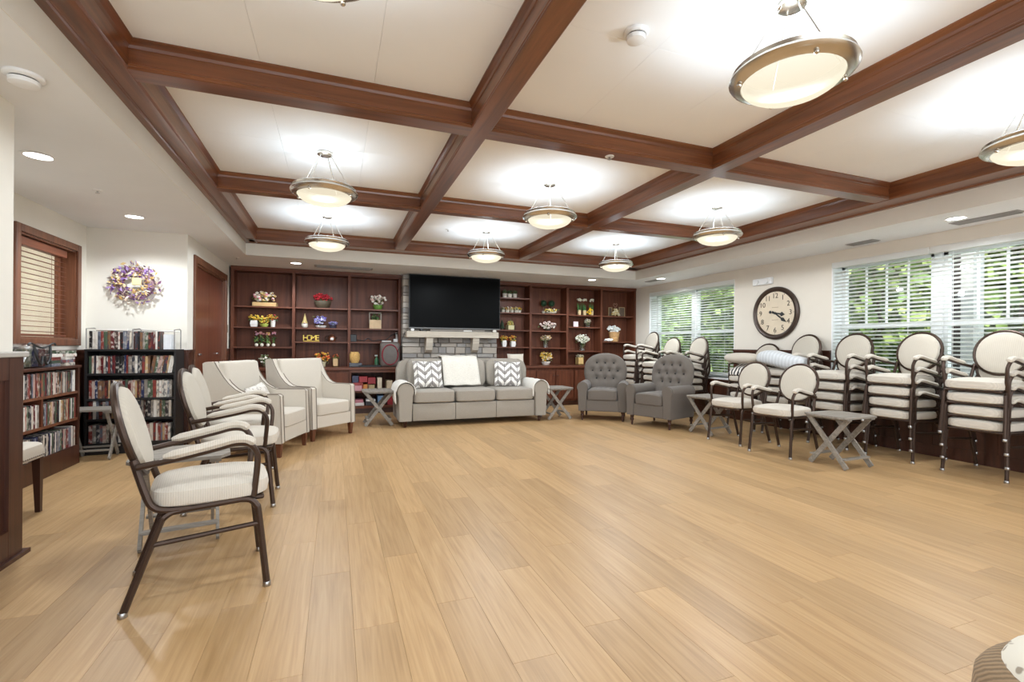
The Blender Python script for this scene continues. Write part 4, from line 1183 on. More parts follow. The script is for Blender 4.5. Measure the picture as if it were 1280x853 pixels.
# wreath
wp = aty(171, 355, YA); wr_ = thing('wreath', 'purple and cream ribbon wreath on the cream wall', 'wreath', (wp.x, YA, wp.z))
MB().tube([(.155 * math.cos(2 * PI * k / 28), -.035, .155 * math.sin(2 * PI * k / 28)) for k in range(28)], .03, 8, True).build('ring', plain('wreath_ring', srgb(140, 110, 120), .9), wr_, True)
wm = multi('wreath_ribbons', [srgb(*c) for c in ((122, 84, 150), (222, 202, 164), (150, 118, 176), (206, 176, 120), (236, 224, 200), (104, 60, 92), (168, 140, 190), (198, 160, 96), (226, 206, 190))], .7)
mb = MB()
for k in range(420):
    a = random.uniform(0, 2 * PI); r = .155 + random.uniform(-.075, .085); c = Vector((r * math.cos(a), -.05 - random.uniform(0, .045), r * math.sin(a)))
    d = Vector((random.gauss(0, 1), random.gauss(0, .5) - .3, random.gauss(0, 1))).normalized(); n2 = d.orthogonal().normalized(); L, w = random.uniform(.015, .033), random.uniform(.008, .015)
    n3 = Matrix.Rotation(random.uniform(0, 2 * PI), 3, d) @ n2
    mb.add([c - d * L - n3 * w, c - d * L * .2 + n3 * w, c + d * L + n3 * w, c + d * L * .2 - n3 * w * 1.2], [(0, 1, 2, 3)])
mb.build('ribbons', wm, wr_)
MB().rbox(-.01, .075, -.115, -.10, -.025, .055, .005).build('sign_plate', plain('wreath_sign', srgb(230, 204, 150), .6), wr_)

# ================================================================ DISC CASES ON THE LEFT SHELVES
dmesh = MB().rbox(-.0675, .0675, -.01, .01, 0, .19, .002, 1).mesh('disc_case', 'spine')
def disc(loc, rz, lean, th, hh, label, group):
    o = link('disc_case', dmesh); o.location = loc; o.rotation_euler = (lean, 0, rz); o.scale = (1, th / .02, hh / .19)
    return tag(o, label, 'disc case', group)
def nth(n): return '%d%s' % (n, 'th' if 10 < n % 100 < 14 else {1: 'st', 2: 'nd', 3: 'rd'}.get(n % 10, 'th'))
def disc_row(p0, p1, z, rz, label, group, hmin=.18, hmax=.195, lean_after=2.0, gap=0.0015, skip=None):
    a, b = Vector(p0), Vector(p1); L = (b - a).length; d = (b - a) / L; s = 0.0; n = 0
    while True:
        th = random.choice((.016, .018, .022, .026, .030, .024))
        if s + th > L: break
        f = (s + th / 2) / L
        if not (skip and skip(f)):
            c = a + d * (s + th / 2); ln = 0
            if f > lean_after: ln = .16
            n += 1; disc((c.x, c.y, z), rz, ln, th, random.uniform(hmin, hmax), nth(n) + ' disc case from the left ' + label, group)
        s += th + gap
BX0, BX1, BY = -2.43, -1.63, 6.16
bz = [aty(165, v, BY).z for v in (437, 467, 498, 523, 553)]
bc = thing('black_bookcase', 'black bookcase packed with disc cases under the wreath', 'bookcase', (BX0, BY, 0))
bw = BX1 - BX0
for x in (0, bw - .02): MB().box(x, x + .02, 0, .30, 0, bz[0] - .02).build('side_panel', 'blackcase', bc)
MB().box(0, bw, -.005, .30, bz[0] - .02, bz[0]).build('top_panel', 'blackcase', bc)
for z in bz[1:]: MB().box(.02, bw - .02, 0, .28, z - .02, z).build('shelf', 'blackcase', bc)
MB().box(.02, bw - .02, .28, .30, 0, bz[0] - .02).build('back_panel', 'blackcase', bc)
MB().box(.02, bw - .02, .01, .03, 0, bz[4] - .02).build('plinth', 'blackcase', bc)
for i, nm in enumerate(('on top of the black bookcase', 'in the upper row of the black bookcase', 'in the second row of the black bookcase', 'in the third row of the black bookcase', 'in the lowest row of the black bookcase')):
    disc_row((BX0 + .03, BY + .085, 0), (BX1 - (.15 if i == 0 else .03), BY + .085, 0), bz[i] + .0005, PI / 2, nm, 'disc cases ' + nm, lean_after=(.72 if i == 1 else 2))
# wire rack on top
rk = thing('wire_rack', 'grey wire rack around the disc cases on the black bookcase', 'rack', (BX0, BY, bz[0]))
wire = plain('rack_wire', srgb(150, 146, 142), .4, .6)
for x in (.006, .405, bw - .02):
    MB().tube([(x, .02, .004), (x, .02, .215), (x + .012, .16, .225), (x, .25, .215), (x, .25, .004)], .006, 6).build('end_frame', wire, rk, True)
MB().tube([(.006, .25, .20), (bw - .02, .25, .20)], .004, 6).build('back_wire', wire, rk); MB().tube([(.405, .02, .21), (bw - .02, .02, .20)], .004, 6).build('front_wire', wire, rk)
tag(MB().rbox(BX1 - .125, BX1 - .05, BY + .03, BY + .17, bz[0], bz[0] + .165, .004).build('white_case', plain('white_case', srgb(216, 218, 222), .4)), 'white boxed set at the right end of the black bookcase top', 'box')
tag(MB().rbox(BX0 + .08, BX0 + .36, BY + .02, BY + .16, bz[0] + .198, bz[0] + .214, .003).build('loose_case', plain('loose_white_case', srgb(226, 220, 212), .4)), 'white case lying across the disc cases on the black bookcase', 'box')
# low brown shelf unit along the interior window wall
LX, LY0, LY1, LD = -2.335, 3.7, 5.83, .19
lz = [atx(92, v, LX).z for v in (457, 489.6, 523.4, 558)]
ls = thing('low_bookshelf', 'low brown bookshelf full of disc cases under the interior window', 'bookshelf', (LX, LY1, 0))
Ld = LY1 - LY0
MB().rbox(-LD, .012, -Ld, .01, lz[0] - .025, lz[0], .004).build('top_panel', 'dark', ls)
for y in (-.03, -Ld): MB().box(-LD, 0, y, y + .03, 0, lz[0] - .025).build('side_panel', 'dark', ls)
for z in lz[1:3]: MB().box(-LD + .01, -.004, -Ld + .03, -.03, z - .022, z).build('shelf', 'case', ls)
MB().box(-LD, -.0, -Ld + .03, -.03, 0, lz[3]).build('base', 'dark', ls)
MB().box(-LD, -LD + .01, -Ld + .03, -.03, lz[3], lz[0] - .025).build('back_panel', 'cab', ls)
yd = atx(54, 510, LX).y
MB().box(-LD + .01, -.006, yd - .012 - LY1, yd + .012 - LY1, lz[2], lz[1] - .022).build('divider', 'cab', ls)
YV = atx(24, 500, LX).y - .05
for z, nm, hh, sk in ((lz[1], 'upper', (.19, .205), None), (lz[2], 'middle', (.19, .20), lambda f: abs(YV + .0 + f * (LY1 - .04 - YV) - yd) < .03), (lz[3], 'bottom', (.18, .195), None)):
    disc_row((LX - .08, YV, 0), (LX - .08, LY1 - .04, 0), z + .0005, PI, 'in the %s row of the low brown bookshelf' % nm, 'disc cases in the low bookshelf %s row' % nm, *hh, skip=sk)
def stack_disc(y, n, lb, z):
    for k in range(n):
        th = .028; o = link('disc_case', dmesh); o.rotation_euler = (PI / 2, 0, PI + random.uniform(-.08, .08)); o.scale = (1, th / .02, .9)
        o.location = (LX - .085, y - .085, z + th / 2 + k * th); tag(o, ('topmost' if k == n - 1 else ('lowest', 'second', 'third', 'fourth')[k]) + ' flat disc case in the ' + lb, 'disc case', 'flat disc cases on the low bookshelf')
y1_, y2_ = atx(60, 445, LX - .08).y, atx(77, 445, LX - .08).y
stack_disc(y1_, 4, 'pile beside the clear bag', lz[0]); stack_disc(y2_ + .02, 5, 'pile at the right end of the low bookshelf', lz[0])
# clear bag with black handles
by = atx(36, 445, LX - .09).y
bg_ = thing('clear_bag', 'clear plastic bag with black handles on the low bookshelf', 'bag', (LX - .09, by, lz[0]))
MB().sup((0, 0, .105), (.085, .20, .105), .5, .5, 28, 12, lambda q: (q[0] * (1 + .3 * (q[2] - .1) / .1 * .4), q[1] * (1 + .12 * math.sin(q[2] * 40)), q[2])).build('body', 'bagplastic', bg_, True)
MB().tube([(.09, .20 * math.cos(a), .19 + .02 * math.sin(3 * a)) for a in [PI * k / 14 for k in range(15)]], .008, 6).build('rim_band', 'black', bg_)
for s in (-1, 1):
    MB().tube(cat_rom([(.088, s * .12, .19), (.10, s * .10, .09), (.10, s * .04, .03), (.10, s * .015, .10)], 5), .009, 6).build('handle', 'black', bg_, True)
for k in range(3): MB().rbox(-.05, .05, -.15 + .1 * k, -.07 + .1 * k, .01, .16, .004).build('packed_case', 'spine', bg_)

# ================================================================ SHELF DECOR
YI = 8.92
POTC = {}
def col_mat(c, rough=.6, rand=.08):
    k = tuple(c)
    if k not in POTC: POTC[k] = plain('decor_%d_%d_%d' % k, srgb(*c), rough, noise=rand)
    return POTC[k]
LEAFM = multi('decor_leaves', [srgb(60, 92, 48), srgb(92, 118, 60), srgb(44, 70, 40), srgb(120, 132, 70)])
def leaves(mb, c, rx, rz, n, s):
    for _ in range(n):
        p = Vector((c[0] + random.gauss(0, rx * .36), c[1] + random.gauss(0, min(rx, .06) * .5), c[2] + random.gauss(0, rz * .4)))
        d = Vector((random.gauss(0, 1), random.gauss(0, .6), random.gauss(.3, 1))).normalized(); w = d.orthogonal().normalized() * s * .35
        mb.add([p - d * s, p + w, p + d * s, p - w], [(0, 1, 2, 3)])
bmats = {}
def blooms_mat(cols):
    k = tuple(cols)
    if k not in bmats: bmats[k] = multi('blooms_%d' % len(bmats), [srgb(*c) for c in cols])
    return bmats[k]
def m_at(u, y=YI):                   # metres per photo pixel there
    p = aty(u, 430, y); return pix(p)[2] / FPX
def bloom_cloud(mb, c, rx, ry, rz, n, r):
    for _ in range(n):
        while True:
            q = Vector((random.uniform(-1, 1), random.uniform(-1, 1), random.uniform(-1, 1)))
            if q.length < 1: break
        p = (c[0] + q.x * rx, c[1] + q.y * ry, c[2] + q.z * rz)
        mb.ico(p, r * random.uniform(.7, 1.15), 1, (1, 1, .8), .15)
def arrangement(label, u, zb, pot, pw, ph, pc, fw, fh, cols, cat='flowers', name='flower_arrangement', leaf=26, y=YI, dy=0, br=None):
    """pot size pw x ph and flower cloud fw x fh in photo pixels at the shelf"""
    k = m_at(u, y); p = aty(u, 430, y)
    t = thing(name, label, cat, (p.x, y + dy, zb)); w, h = pw * k / 2, ph * k
    if pot == 'bowl': MB().lathe([(w * .6, 0), (w * .85, h * .35), (w, h * .9), (w * .96, h), (w * .85, h * .85)], 18).build('pot', col_mat(pc), t, True)
    elif pot == 'cyl': MB().lathe([(w * .8, 0), (w, h), (w * .86, h), (w * .8, h * .85)], 18).build('pot', col_mat(pc), t, True)
    elif pot == 'taper': MB().lathe([(w * .75, 0), (w * .95, h * .5), (w * .8, h), (w * .7, h * .95)], 4).xf(Matrix.Rotation(PI / 4, 4, 'Z')).build('pot', col_mat(pc), t)
    elif pot == 'box':
        d = min(w, .08); MB().box(-w, w, -d, d, 0, h * .08).box(-w, w, -d, -d + .01, 0, h).box(-w, w, d - .01, d, 0, h).box(-w, -w + .01, -d, d, 0, h).box(w - .01, w, -d, d, 0, h).build('planter_box', col_mat(pc), t)
    elif pot == 'glass':
        MB().lathe([(w * .75, 0), (w * .8, h * .5), (w, h)], 18, cap=False).lathe([(w * .75, 0), (.001, .002)], 18, cap=False).build('vase', 'vaseglass', t, True)
    elif pot == 'bulb': MB().sup((0, 0, h / 2), (w, w, h / 2), .9, 1, 14, 8).build('bulb_vase', col_mat(pc), t, True)
    rx, rz = fw * k / 2, fh * k / 2
    base = h * .8 if pot != 'none' else 0.0
    st = MB()
    for _ in range(7):
        a = random.uniform(-rx * .6, rx * .6); st.tube([(a * .2, 0, base * .5), (a * .6, random.uniform(-.02, .02), base + rz * .6), (a, random.uniform(-.03, .03), base + rz * 1.1)], .003, 4)
    leaves(st, (0, 0, base + rz * .7), rx, rz, leaf, .028)
    st.build('stems_and_leaves', LEAFM, t)
    mb = MB(); r = br or max(.012, min(rx, rz) * .26)
    bloom_cloud(mb, (0, 0, base + rz * 1.05), rx * .9, min(rx * .8, .08), rz * .85, max(8, int(14 * rx * rz / (r * r) * .16)), r)
    mb.build('blooms', blooms_mat(cols), t, True)
    return t
CT = .79
PK, YL, WH, OR = (222, 150, 160), (236, 200, 80), (240, 234, 222), (222, 130, 60)
arrangement('wooden planter of pink and cream flowers on the top left shelf', 331, LZ[0][0], 'box', 28, 5, (206, 170, 116), 30, 16, [PK, WH, (230, 206, 140), (214, 176, 110), WH])
arrangement('white pot of yellow flowers at the left of the second shelf', 317.5, LZ[0][1], 'taper', 12, 8, (228, 224, 220), 13, 10, [YL, (226, 180, 60), (206, 160, 60)])
arrangement('low yellow and orange flower cluster in the middle of the second shelf', 330, LZ[0][1], 'bowl', 10, 4, (176, 190, 90), 13, 11, [YL, OR, (190, 196, 84), (236, 214, 90)])
arrangement('slim white vase of yellow and dark red flowers on the second shelf', 341, LZ[0][1], 'cyl', 6, 9, (230, 226, 220), 16, 10, [YL, (226, 176, 60), (140, 34, 44), OR])
for i, (u, c, w_) in enumerate(((320.5, [PK, (206, 170, 190)], 'leftmost pink tulip in a round white bulb vase'), (327.3, [PK, (232, 170, 160)], 'second pink tulip in a round white bulb vase'), (334.8, [(236, 196, 110), PK], 'yellow tulip in a round white bulb vase'), (342, [(196, 160, 176), PK], 'rightmost mauve tulip in a round white bulb vase'))):
    k = m_at(u); p = aty(u, 430, YI); t = thing('bulb_tulip', w_, 'flowers', (p.x, YI, LZ[0][2]), 0, 'four bulb tulips')
    MB().sup((0, 0, .028), (.028, .028, .028), .9, 1, 14, 8).build('bulb_vase', col_mat((232, 224, 208)), t, True)
    st = MB().tube([(0, 0, .05), (.006, 0, .13), (0, 0, .20)], .005, 5); leaves(st, (0, 0, .11), .03, .06, 9, .05); st.build('stem', LEAFM, t)
    mb = MB(); bloom_cloud(mb, (0, 0, .225), .034, .03, .028, 9, .02); mb.build('bloom', blooms_mat(c), t, True)
arrangement('white flowering plant on the counter below the tulips', 331, CT, 'bowl', 8, 4, (90, 80, 60), 14, 14, [WH, (220, 216, 190), (150, 160, 90)], leaf=40)
arrangement('red poinsettia in a dark bowl on the top shelf', 403, LZ[1][0], 'bowl', 20, 9, (84, 74, 58), 25, 12, [(176, 28, 44), (196, 40, 52), (150, 20, 36), (206, 60, 60)], leaf=14)
k = m_at(381); p = aty(381, 400, YI)
t = thing('gnome_figure', 'small gnome figure with tall gold hat beside the purple eggs', 'figurine', (p.x, YI, LZ[1][1]))
MB().sup((0, 0, .05), (.05, .045, .055), .9, 1, 16, 8).build('body', col_mat((226, 220, 208)), t, True); MB().lathe([(.05, .08), (.03, .14), (.004, .25)], 14).build('hat', col_mat((190, 168, 110)), t, True)
MB().ico((0, -.045, .085), .014, 2).build('nose', col_mat((222, 180, 160)), t, True)
arrangement('purple and white flower ball in a white dish', 401, LZ[1][1], 'bowl', 13, 3, (232, 230, 226), 18, 15, [(122, 112, 190), (150, 142, 206), (206, 204, 226), (96, 84, 160)], leaf=4)
arrangement('small violet flowers in a dark pot right of the purple ball', 416, LZ[1][1], 'cyl', 9, 4, (50, 46, 62), 12, 6, [(120, 110, 180), (160, 156, 200)], leaf=8)
# HOME sign
p = aty(389, 427, YI - .05); t = thing('word_sign', 'yellow cut-out HOME letters sign on the shelf', 'sign', (p.x, YI - .05, LZ[1][2]))
for i, c in enumerate('HOME'):
    me = text_mesh(c, .13, .008); me.transform(Matrix(((1, 0, 0, 0), (0, 0, -1, 0), (0, 1, 0, 0), (0, 0, 0, 1)))); me.materials.append(col_mat((238, 206, 96)))
    o = link('letter', me, t); o.location = (-.09 + .062 * i, 0, .062)
MB().box(-.125, .13, -.01, .02, 0, .012).build('base', col_mat((206, 170, 70)), t)
k = m_at(415); p = aty(415, 420, YI); t = thing('copper_ornament', 'small copper teapot ornament right of the HOME sign', 'ornament', (p.x, YI, LZ[1][2]))
MB().lathe([(.04, 0), (.065, .04), (.06, .09), (.025, .12), (.03, .13)], 18).build('body', plain('copper_brown', srgb(128, 82, 60), .3, .5), t, True)
MB().tube(cat_rom([(-.05, 0, .10), (-.10, 0, .09), (-.10, 0, .04), (-.06, 0, .03)], 4), .008, 6).build('handle', 'bronze', t, True); MB().tube([(.05, 0, .04), (.085, 0, .09)], [.014, .008], 8).build('spout', 'bronze', t, True)
MB().sup((0, -.055, .05), (.03, .012, .025), .9, 1, 12, 6).build('white_light_spot', col_mat((236, 232, 226)), t, True)  # white light on the ornament's front, modelled as a pale blob
arrangement('orange and yellow autumn flowers on the counter', 403, CT, 'cyl', 9, 6, (216, 206, 170), 22, 15, [OR, (206, 84, 40), YL, (180, 60, 40), (226, 160, 70)])
arrangement('small wooden box of rusty flowers on the counter', 419.5, CT, 'box', 7, 10, (206, 170, 124), 9, 8, [(170, 84, 50), (190, 100, 60)])
p = aty(382, 452, 8.7); tag(MB().lathe([(.085, 0), (.09, .10), (.05, .135), (.001, .145)], 20).build('covered_dish', col_mat((224, 212, 180)), None, True), 'cream covered dish behind the wing chair back', 'dish').location = (p.x, 8.75, CT)
arrangement('white lily and pink buds in a green pot on the right-hand top shelf', 472, LZ[2][0], 'bowl', 12, 6, (96, 132, 52), 22, 14, [WH, (236, 226, 216), (216, 180, 170), WH], leaf=10)
p = aty(469, 411, YI); t = thing('handled_planter', 'wooden crate planter with tall handle and greenery', 'planter', (p.x, YI, LZ[2][1]))
MB().box(-.10, .10, -.06, .06, 0, .16).build('crate', col_mat((196, 168, 132)), t)
for s in (-1, 1): MB().box(s * .10 - .008, s * .10 + .008, -.012, .012, .10, .29).build('handle_post', col_mat((150, 140, 128)), t)
MB().box(-.108, .108, -.012, .012, .28, .295).build('handle_bar', col_mat((150, 140, 128)), t)
mb = MB(); leaves(mb, (0, -.03, .19), .08, .06, 60, .03); mb.build('greenery', LEAFM, t)
p = aty(442, 422, YI); tag(MB().rbox(p.x - .06, p.x + .05, YI - .06, YI + .06, LZ[2][2], LZ[2][2] + .13, .01).build('router_box', 'black'), 'black router box at the left of the cable shelf', 'device')
cp = [aty(u, v, YI - .04) for u, v in ((446, 425), (455, 426), (460, 423), (466, 426.5), (474, 425.5), (482, 425), (490, 419), (497, 417))]
tag(MB().tube(cat_rom([(p.x, YI - .04, max(p.z, LZ[2][2] + .008)) for p in cp], 5), .008, 6).build('coiled_cable', 'black', None, True), 'black cable lying along the shelf', 'cable')
p = aty(496, 424, YI); t = thing('modem', 'white modem with a knob top on the cable shelf', 'device', (p.x, YI, LZ[2][2]))
MB().rbox(-.06, .06, -.05, .05, 0, .06, .012).build('housing', col_mat((226, 226, 224)), t); MB().lathe([(.02, .06), (.02, .13), (.03, .14), (.03, .17), (.01, .18)], 14).build('stalk', col_mat((206, 204, 200)), t, True)
k = m_at(443); p = aty(443.5, 450, 8.62); t = thing('yellow_basket', 'rounded yellow basket on the counter left of the laptop', 'basket', (p.x, 8.66, CT + .07))
MB().lathe([(.06, 0), (.085, .06), (.085, .15), (.06, .19), (.05, .18)], 18).build('body', plain('basket_weave', srgb(196, 156, 92), .8, nscale=60, noise=.2, bump=.6), t, True); MB().lathe([(.045, .182), (.001, .184)], 14, cap=False).build('opening', col_mat((120, 80, 40)), t)
tag(MB().rbox(p.x - .09, p.x + .12, 8.60, 8.74, CT, CT + .07, .015).build('grey_device', col_mat((84, 86, 92))), 'grey gadget under the yellow basket', 'device')
p = aty(462, 458, 8.7); t = thing('laptop', 'closed black laptop on the counter', 'laptop', (p.x, 8.68, CT)); MB().rbox(-.19, .19, -.11, .11, 0, .018, .005).build('base', 'black', t); MB().rbox(-.19, .19, -.11, .11, .019, .03, .005).build('lid', 'black', t)
p = aty(471, 455, 8.85); t = thing('green_bottle', 'green spray bottle on the counter beside the heater', 'bottle', (p.x, 8.88, CT)); MB().lathe([(.035, 0), (.035, .12), (.014, .16), (.014, .18)], 16).build('body', col_mat((70, 120, 84), .3), t, True); MB().rbox(-.035, .015, -.012, .012, .18, .205, .004).build('spray_head', col_mat((226, 230, 226)), t)
p = aty(487, 445, 8.66); t = thing('space_heater', 'grey rounded heater with a maroon oval ring on the counter', 'heater', (p.x, 8.66, CT))
MB().sup((0, 0, .22), (.17, .09, .22), .3, .3, 32, 12).build('housing', col_mat((92, 82, 76), .5), t, True)
MB().tube([(.135 * math.cos(2 * PI * k / 30), -.09, .215 + .175 * math.sin(2 * PI * k / 30)) for k in range(30)], .012, 6, True).build('oval_ring', col_mat((120, 34, 44), .35), t, True); MB().rbox(-.14, .02, -.05, .02, .435, .46, .008).build('top_grip', col_mat((190, 186, 182)), t)
# board games in the open cabinet
GY = 8.60
gx = lambda u: aty(u, 480, GY).x
gs = lambda z: z
G = [(441, 452, .385, .09, (206, 150, 156), 'pink game box on the upper open shelf'), (441, 450, .475, .05, (160, 66, 66), 'thin red game box on the pink one'), (440, 448, .525, .12, (58, 60, 84), 'dark blue game box at the left of the upper shelf'),
     (448.5, 459, .53, .10, (150, 40, 46), 'red game box lying high on the left'), (459.5, 469, .50, .11, (140, 36, 42), 'red game box in the middle of the upper shelf'), (454, 459, .385, .11, (196, 128, 60), 'orange box on the upper shelf'),
     (461, 468, .385, .10, (170, 150, 110), 'tan box beside the orange box'), (471.5, 477, .385, .22, (214, 200, 176), 'upright cream box on the upper shelf'), (483, 490, .385, .17, (206, 186, 156), 'upright beige box at the right of the upper shelf'),
     (444, 455, .13, .05, (226, 220, 214), 'white game box on the lower shelf'), (443, 454, .18, .05, (190, 120, 130), 'rose game box on the lower shelf'), (457, 470, .13, .07, (60, 58, 62), 'black game box on the lower shelf'),
     (457.5, 469, .20, .03, (232, 228, 222), 'thin white game box on the black one'), (472, 480, .13, .16, (110, 140, 170), 'blue game box on the lower shelf'), (484, 498, .13, .17, (140, 34, 40), 'large red box at the right of the lower shelf')]
for u0, u1, z, h, c, lb in G:
    tag(MB().rbox(gx(u0), gx(u1), GY - .06, GY + .22, z, z + h, .004, 1).build('game_box', col_mat(c, .5)), lb, 'game box', 'board games in the open cabinet')
tag(MB().rbox(gx(448.8), gx(453.6), GY - .05, GY + .2, .385, .529, .004, 1).build('game_box', col_mat((150, 60, 50), .5)), 'brown-red box under the red game box', 'game box', 'board games in the open cabinet')
tag(MB().rbox(gx(459.2), gx(460.8), GY - .05, GY + .2, .385, .499, .004, 1).build('game_box', col_mat((120, 90, 70), .5)), 'thin upright brown box under the middle red game box', 'game box', 'board games in the open cabinet')

# right-hand bookcase
def potted(label, u, zb, pw, ph, pc, fw, fh, cols, **k): return arrangement(label, u, zb, 'cyl', pw, ph, pc, fw, fh, cols, **k)
for u, w_ in ((630.5, 'left'), (636.8, 'middle'), (643, 'right')): potted('%s white pot of dark greenery on the top tray' % w_, u, RZ[0][0] + .012, 6, 5, (226, 218, 206), 7, 6, [(60, 74, 50), (84, 96, 66)], name='potted_plant', cat='plant')
p0, p1 = aty(627, 370, YI).x, aty(648, 370, YI).x
tag(MB().rbox(p0, p1, YI - .06, YI + .06, RZ[0][0], RZ[0][0] + .012, .003).build('white_tray', col_mat((226, 222, 214))), 'white tray under three small pots', 'tray')
for u, c, w_ in ((628.5, [(200, 180, 160), (120, 110, 90)], 'leftmost small grey'), (634, [OR, YL, WH], 'orange'), (639.5, [WH, YL], 'white'), (645, [YL, WH], 'pale yellow'), (649, [(226, 170, 60), YL], 'rightmost golden')):
    arrangement('%s flower pot in the row on the second shelf' % w_, u, RZ[0][1], 'cyl', 5, 3.5, (206, 196, 180), 6, 5, c, name='mini_flower_pot', leaf=8)
p = aty(627.5, 412, YI); t = thing('mini_tree', 'small dark green cone tree beside the television', 'plant', (p.x, YI, RZ[0][2])); MB().lathe([(.02, 0), (.02, .03)], 8).build('trunk', col_mat((80, 60, 44)), t)
mb = MB().lathe([(.055, .03), (.035, .11), (.004, .20)], 12); leaves(mb, (0, 0, .09), .04, .07, 60, .02); mb.build('foliage', plain('cone_green', srgb(44, 58, 40), .9), t)
arrangement('yellow flowers in a glass cube beside the cone tree', 637.5, RZ[0][2], 'box', 9, 6, (206, 196, 150), 10, 7, [(232, 210, 130), YL, (206, 190, 120)])
arrangement('left white vase of orange flowers on the fourth shelf', 630, RZ[0][3], 'taper', 8, 8, (236, 232, 228), 13, 8, [OR, YL, (196, 170, 60), (206, 96, 50)])
arrangement('right white vase of yellow and rust flowers on the fourth shelf', 641, RZ[0][3], 'taper', 9, 7, (236, 232, 228), 11, 9, [(190, 110, 60), YL, OR])
for u, w_ in ((680, 'left'), (690, 'right')):
    p = aty(u, 392, YI + .03); t = thing('topiary_ball', '%s green topiary ball on the top shelf' % w_, 'plant', (p.x, YI + .05, RZ[1][0]), 0, 'topiary balls')
    MB().lathe([(.03, 0), (.04, .06)], 12).build('pot', col_mat((206, 196, 180)), t, True); MB().tube([(0, 0, .05), (0, 0, .16)], .008, 6).build('stem', col_mat((90, 70, 50)), t)
    mb = MB().ico((0, 0, .22), .062, 2, jit=.05)
    for _ in range(160):
        q = Vector((random.gauss(0, 1), random.gauss(0, 1), random.gauss(0, 1))).normalized(); leaves(mb, (q.x * .066, q.y * .066, .22 + q.z * .066), .004, .004, 1, .012)
    mb.build('ball', multi('topiary_green_' + w_, [srgb(36, 74, 40), srgb(50, 92, 50), srgb(30, 60, 36)]), t)
arrangement('low yellow and white flowers in front of the topiary balls', 687, RZ[1][0], 'bowl', 14, 2, (230, 224, 206), 20, 5, [YL, WH, (226, 196, 70), (240, 226, 150)], dy=-.06, br=.02)
arrangement('white and blush orchid blossoms with dark leaf on the second shelf', 685, RZ[1][1], 'bowl', 8, 2, (70, 60, 54), 25, 11, [WH, (236, 214, 206), (226, 196, 190), WH, (60, 54, 50)])
arrangement('peach flowers in a clear glass vase', 682, RZ[1][2], 'glass', 9, 10, (0, 0, 0), 17, 8, [(236, 206, 150), WH, (226, 170, 130)])
arrangement('golden yellow flowers in a white bowl on the counter', 682.5, CT, 'bowl', 11, 4, (232, 222, 214), 20, 14, [(232, 180, 60), (236, 206, 100), (206, 150, 50), WH], br=.024)
for u, w_ in ((724, 'left'), (730.5, 'middle'), (739.5, 'right')):
    k = m_at(u); p = aty(u, 394, YI); t = thing('tall_tulip_pot', '%s tall white tulips in a small wooden pot' % w_, 'flowers', (p.x, YI, RZ[2][0]), 0, 'tall white tulips')
    MB().lathe([(.035, 0), (.042, .11)], 4).xf(Matrix.Rotation(PI / 4, 4, 'Z')).build('pot', col_mat((222, 196, 150)), t)
    st = MB()
    for _ in range(16):
        a = random.uniform(-.04, .04); st.add([(a - .008, random.uniform(-.02, .02), .10), (a + .008, 0, .10), (a * 1.5, 0, random.uniform(.22, .30))], [(0, 1, 2)])
    st.build('leaves', multi('tulip_leaf_' + w_, [srgb(70, 120, 60), srgb(56, 100, 56), srgb(90, 140, 70)]), t)
    mb = MB(); bloom_cloud(mb, (0, 0, .325), .05, .03, .03, 11, .022); mb.build('blooms', blooms_mat(((244, 242, 230), (236, 234, 210))), t, True)
arrangement('yellow daffodil cluster hanging over the tulip shelf', 735, RZ[2][0], 'none', 1, 1, (0, 0, 0), 8, 9, [(240, 200, 60), (232, 184, 50)], dy=-.08, br=.03, leaf=6)
p = aty(720, 404, YI); tag(MB().rbox(p.x - .055, p.x + .055, YI, YI + .015, RZ[2][1], RZ[2][1] + .115, .003).build('pink_card', col_mat((232, 206, 212))), 'pale pink card standing on the shelf', 'card')
arrangement('cream roses in a glass bowl beside the pink card', 734, RZ[2][1], 'glass', 11, 6, (0, 0, 0), 10, 6, [WH, (226, 214, 196), (206, 190, 160)])
arrangement('white blossoms with green leaves in a tall glass vase', 728, RZ[2][2], 'glass', 10, 10, (0, 0, 0), 21, 14, [WH, (240, 238, 224), (226, 226, 200)], leaf=70, br=.018)
arrangement('tan box with white flowers on the counter by the armchair', 724.5, CT, 'box', 8, 9, (206, 172, 110), 12, 6, [WH, (236, 216, 160)])
p = aty(769, 395, YI); t = thing('heart_flower_figure', 'flower figure with a heart topper between small frames', 'ornament', (p.x, YI, RZ[3][0]))
mb = MB()
for _ in range(46):
    z = random.uniform(0, .15); r = .10 * (1 - z / .2); mb.ico((random.uniform(-r, r), random.uniform(-.05, .03), z + .02), .022, 1, jit=.15)
mb.build('blooms', blooms_mat(((240, 232, 206), (226, 206, 160), (200, 170, 90))), t, True)
MB().tube(cat_rom([(0, 0, .20), (-.045, 0, .25), (-.03, 0, .285), (0, 0, .262), (.03, 0, .285), (.045, 0, .25)], 4, True), .007, 6, True).build('heart', col_mat((150, 104, 84)), t, True); MB().tube([(0, 0, .15), (0, 0, .21)], .005, 6).build('stick', col_mat((120, 90, 70)), t)
for u, lb, w_, h_, dy in ((777.5, 'small upright picture frame right of the heart figure', .075, .21, .04), (763, 'small picture frame left of the heart figure', .045, .20, .06)):
    p = aty(u, 388, YI + dy); t = thing('picture_frame', lb, 'frame', (p.x, YI + dy, RZ[3][0]))
    MB().box(-w_, -w_ + .012, 0, .015, 0, h_).box(w_ - .012, w_, 0, .015, 0, h_).box(-w_ + .012, w_ - .012, 0, .015, 0, .012).box(-w_ + .012, w_ - .012, 0, .015, h_ - .012, h_).build('frame', col_mat((176, 150, 110)), t)
    MB().box(-w_ + .012, w_ - .012, .006, .012, .012, h_ - .012).build('picture', col_mat((96, 80, 66)), t)
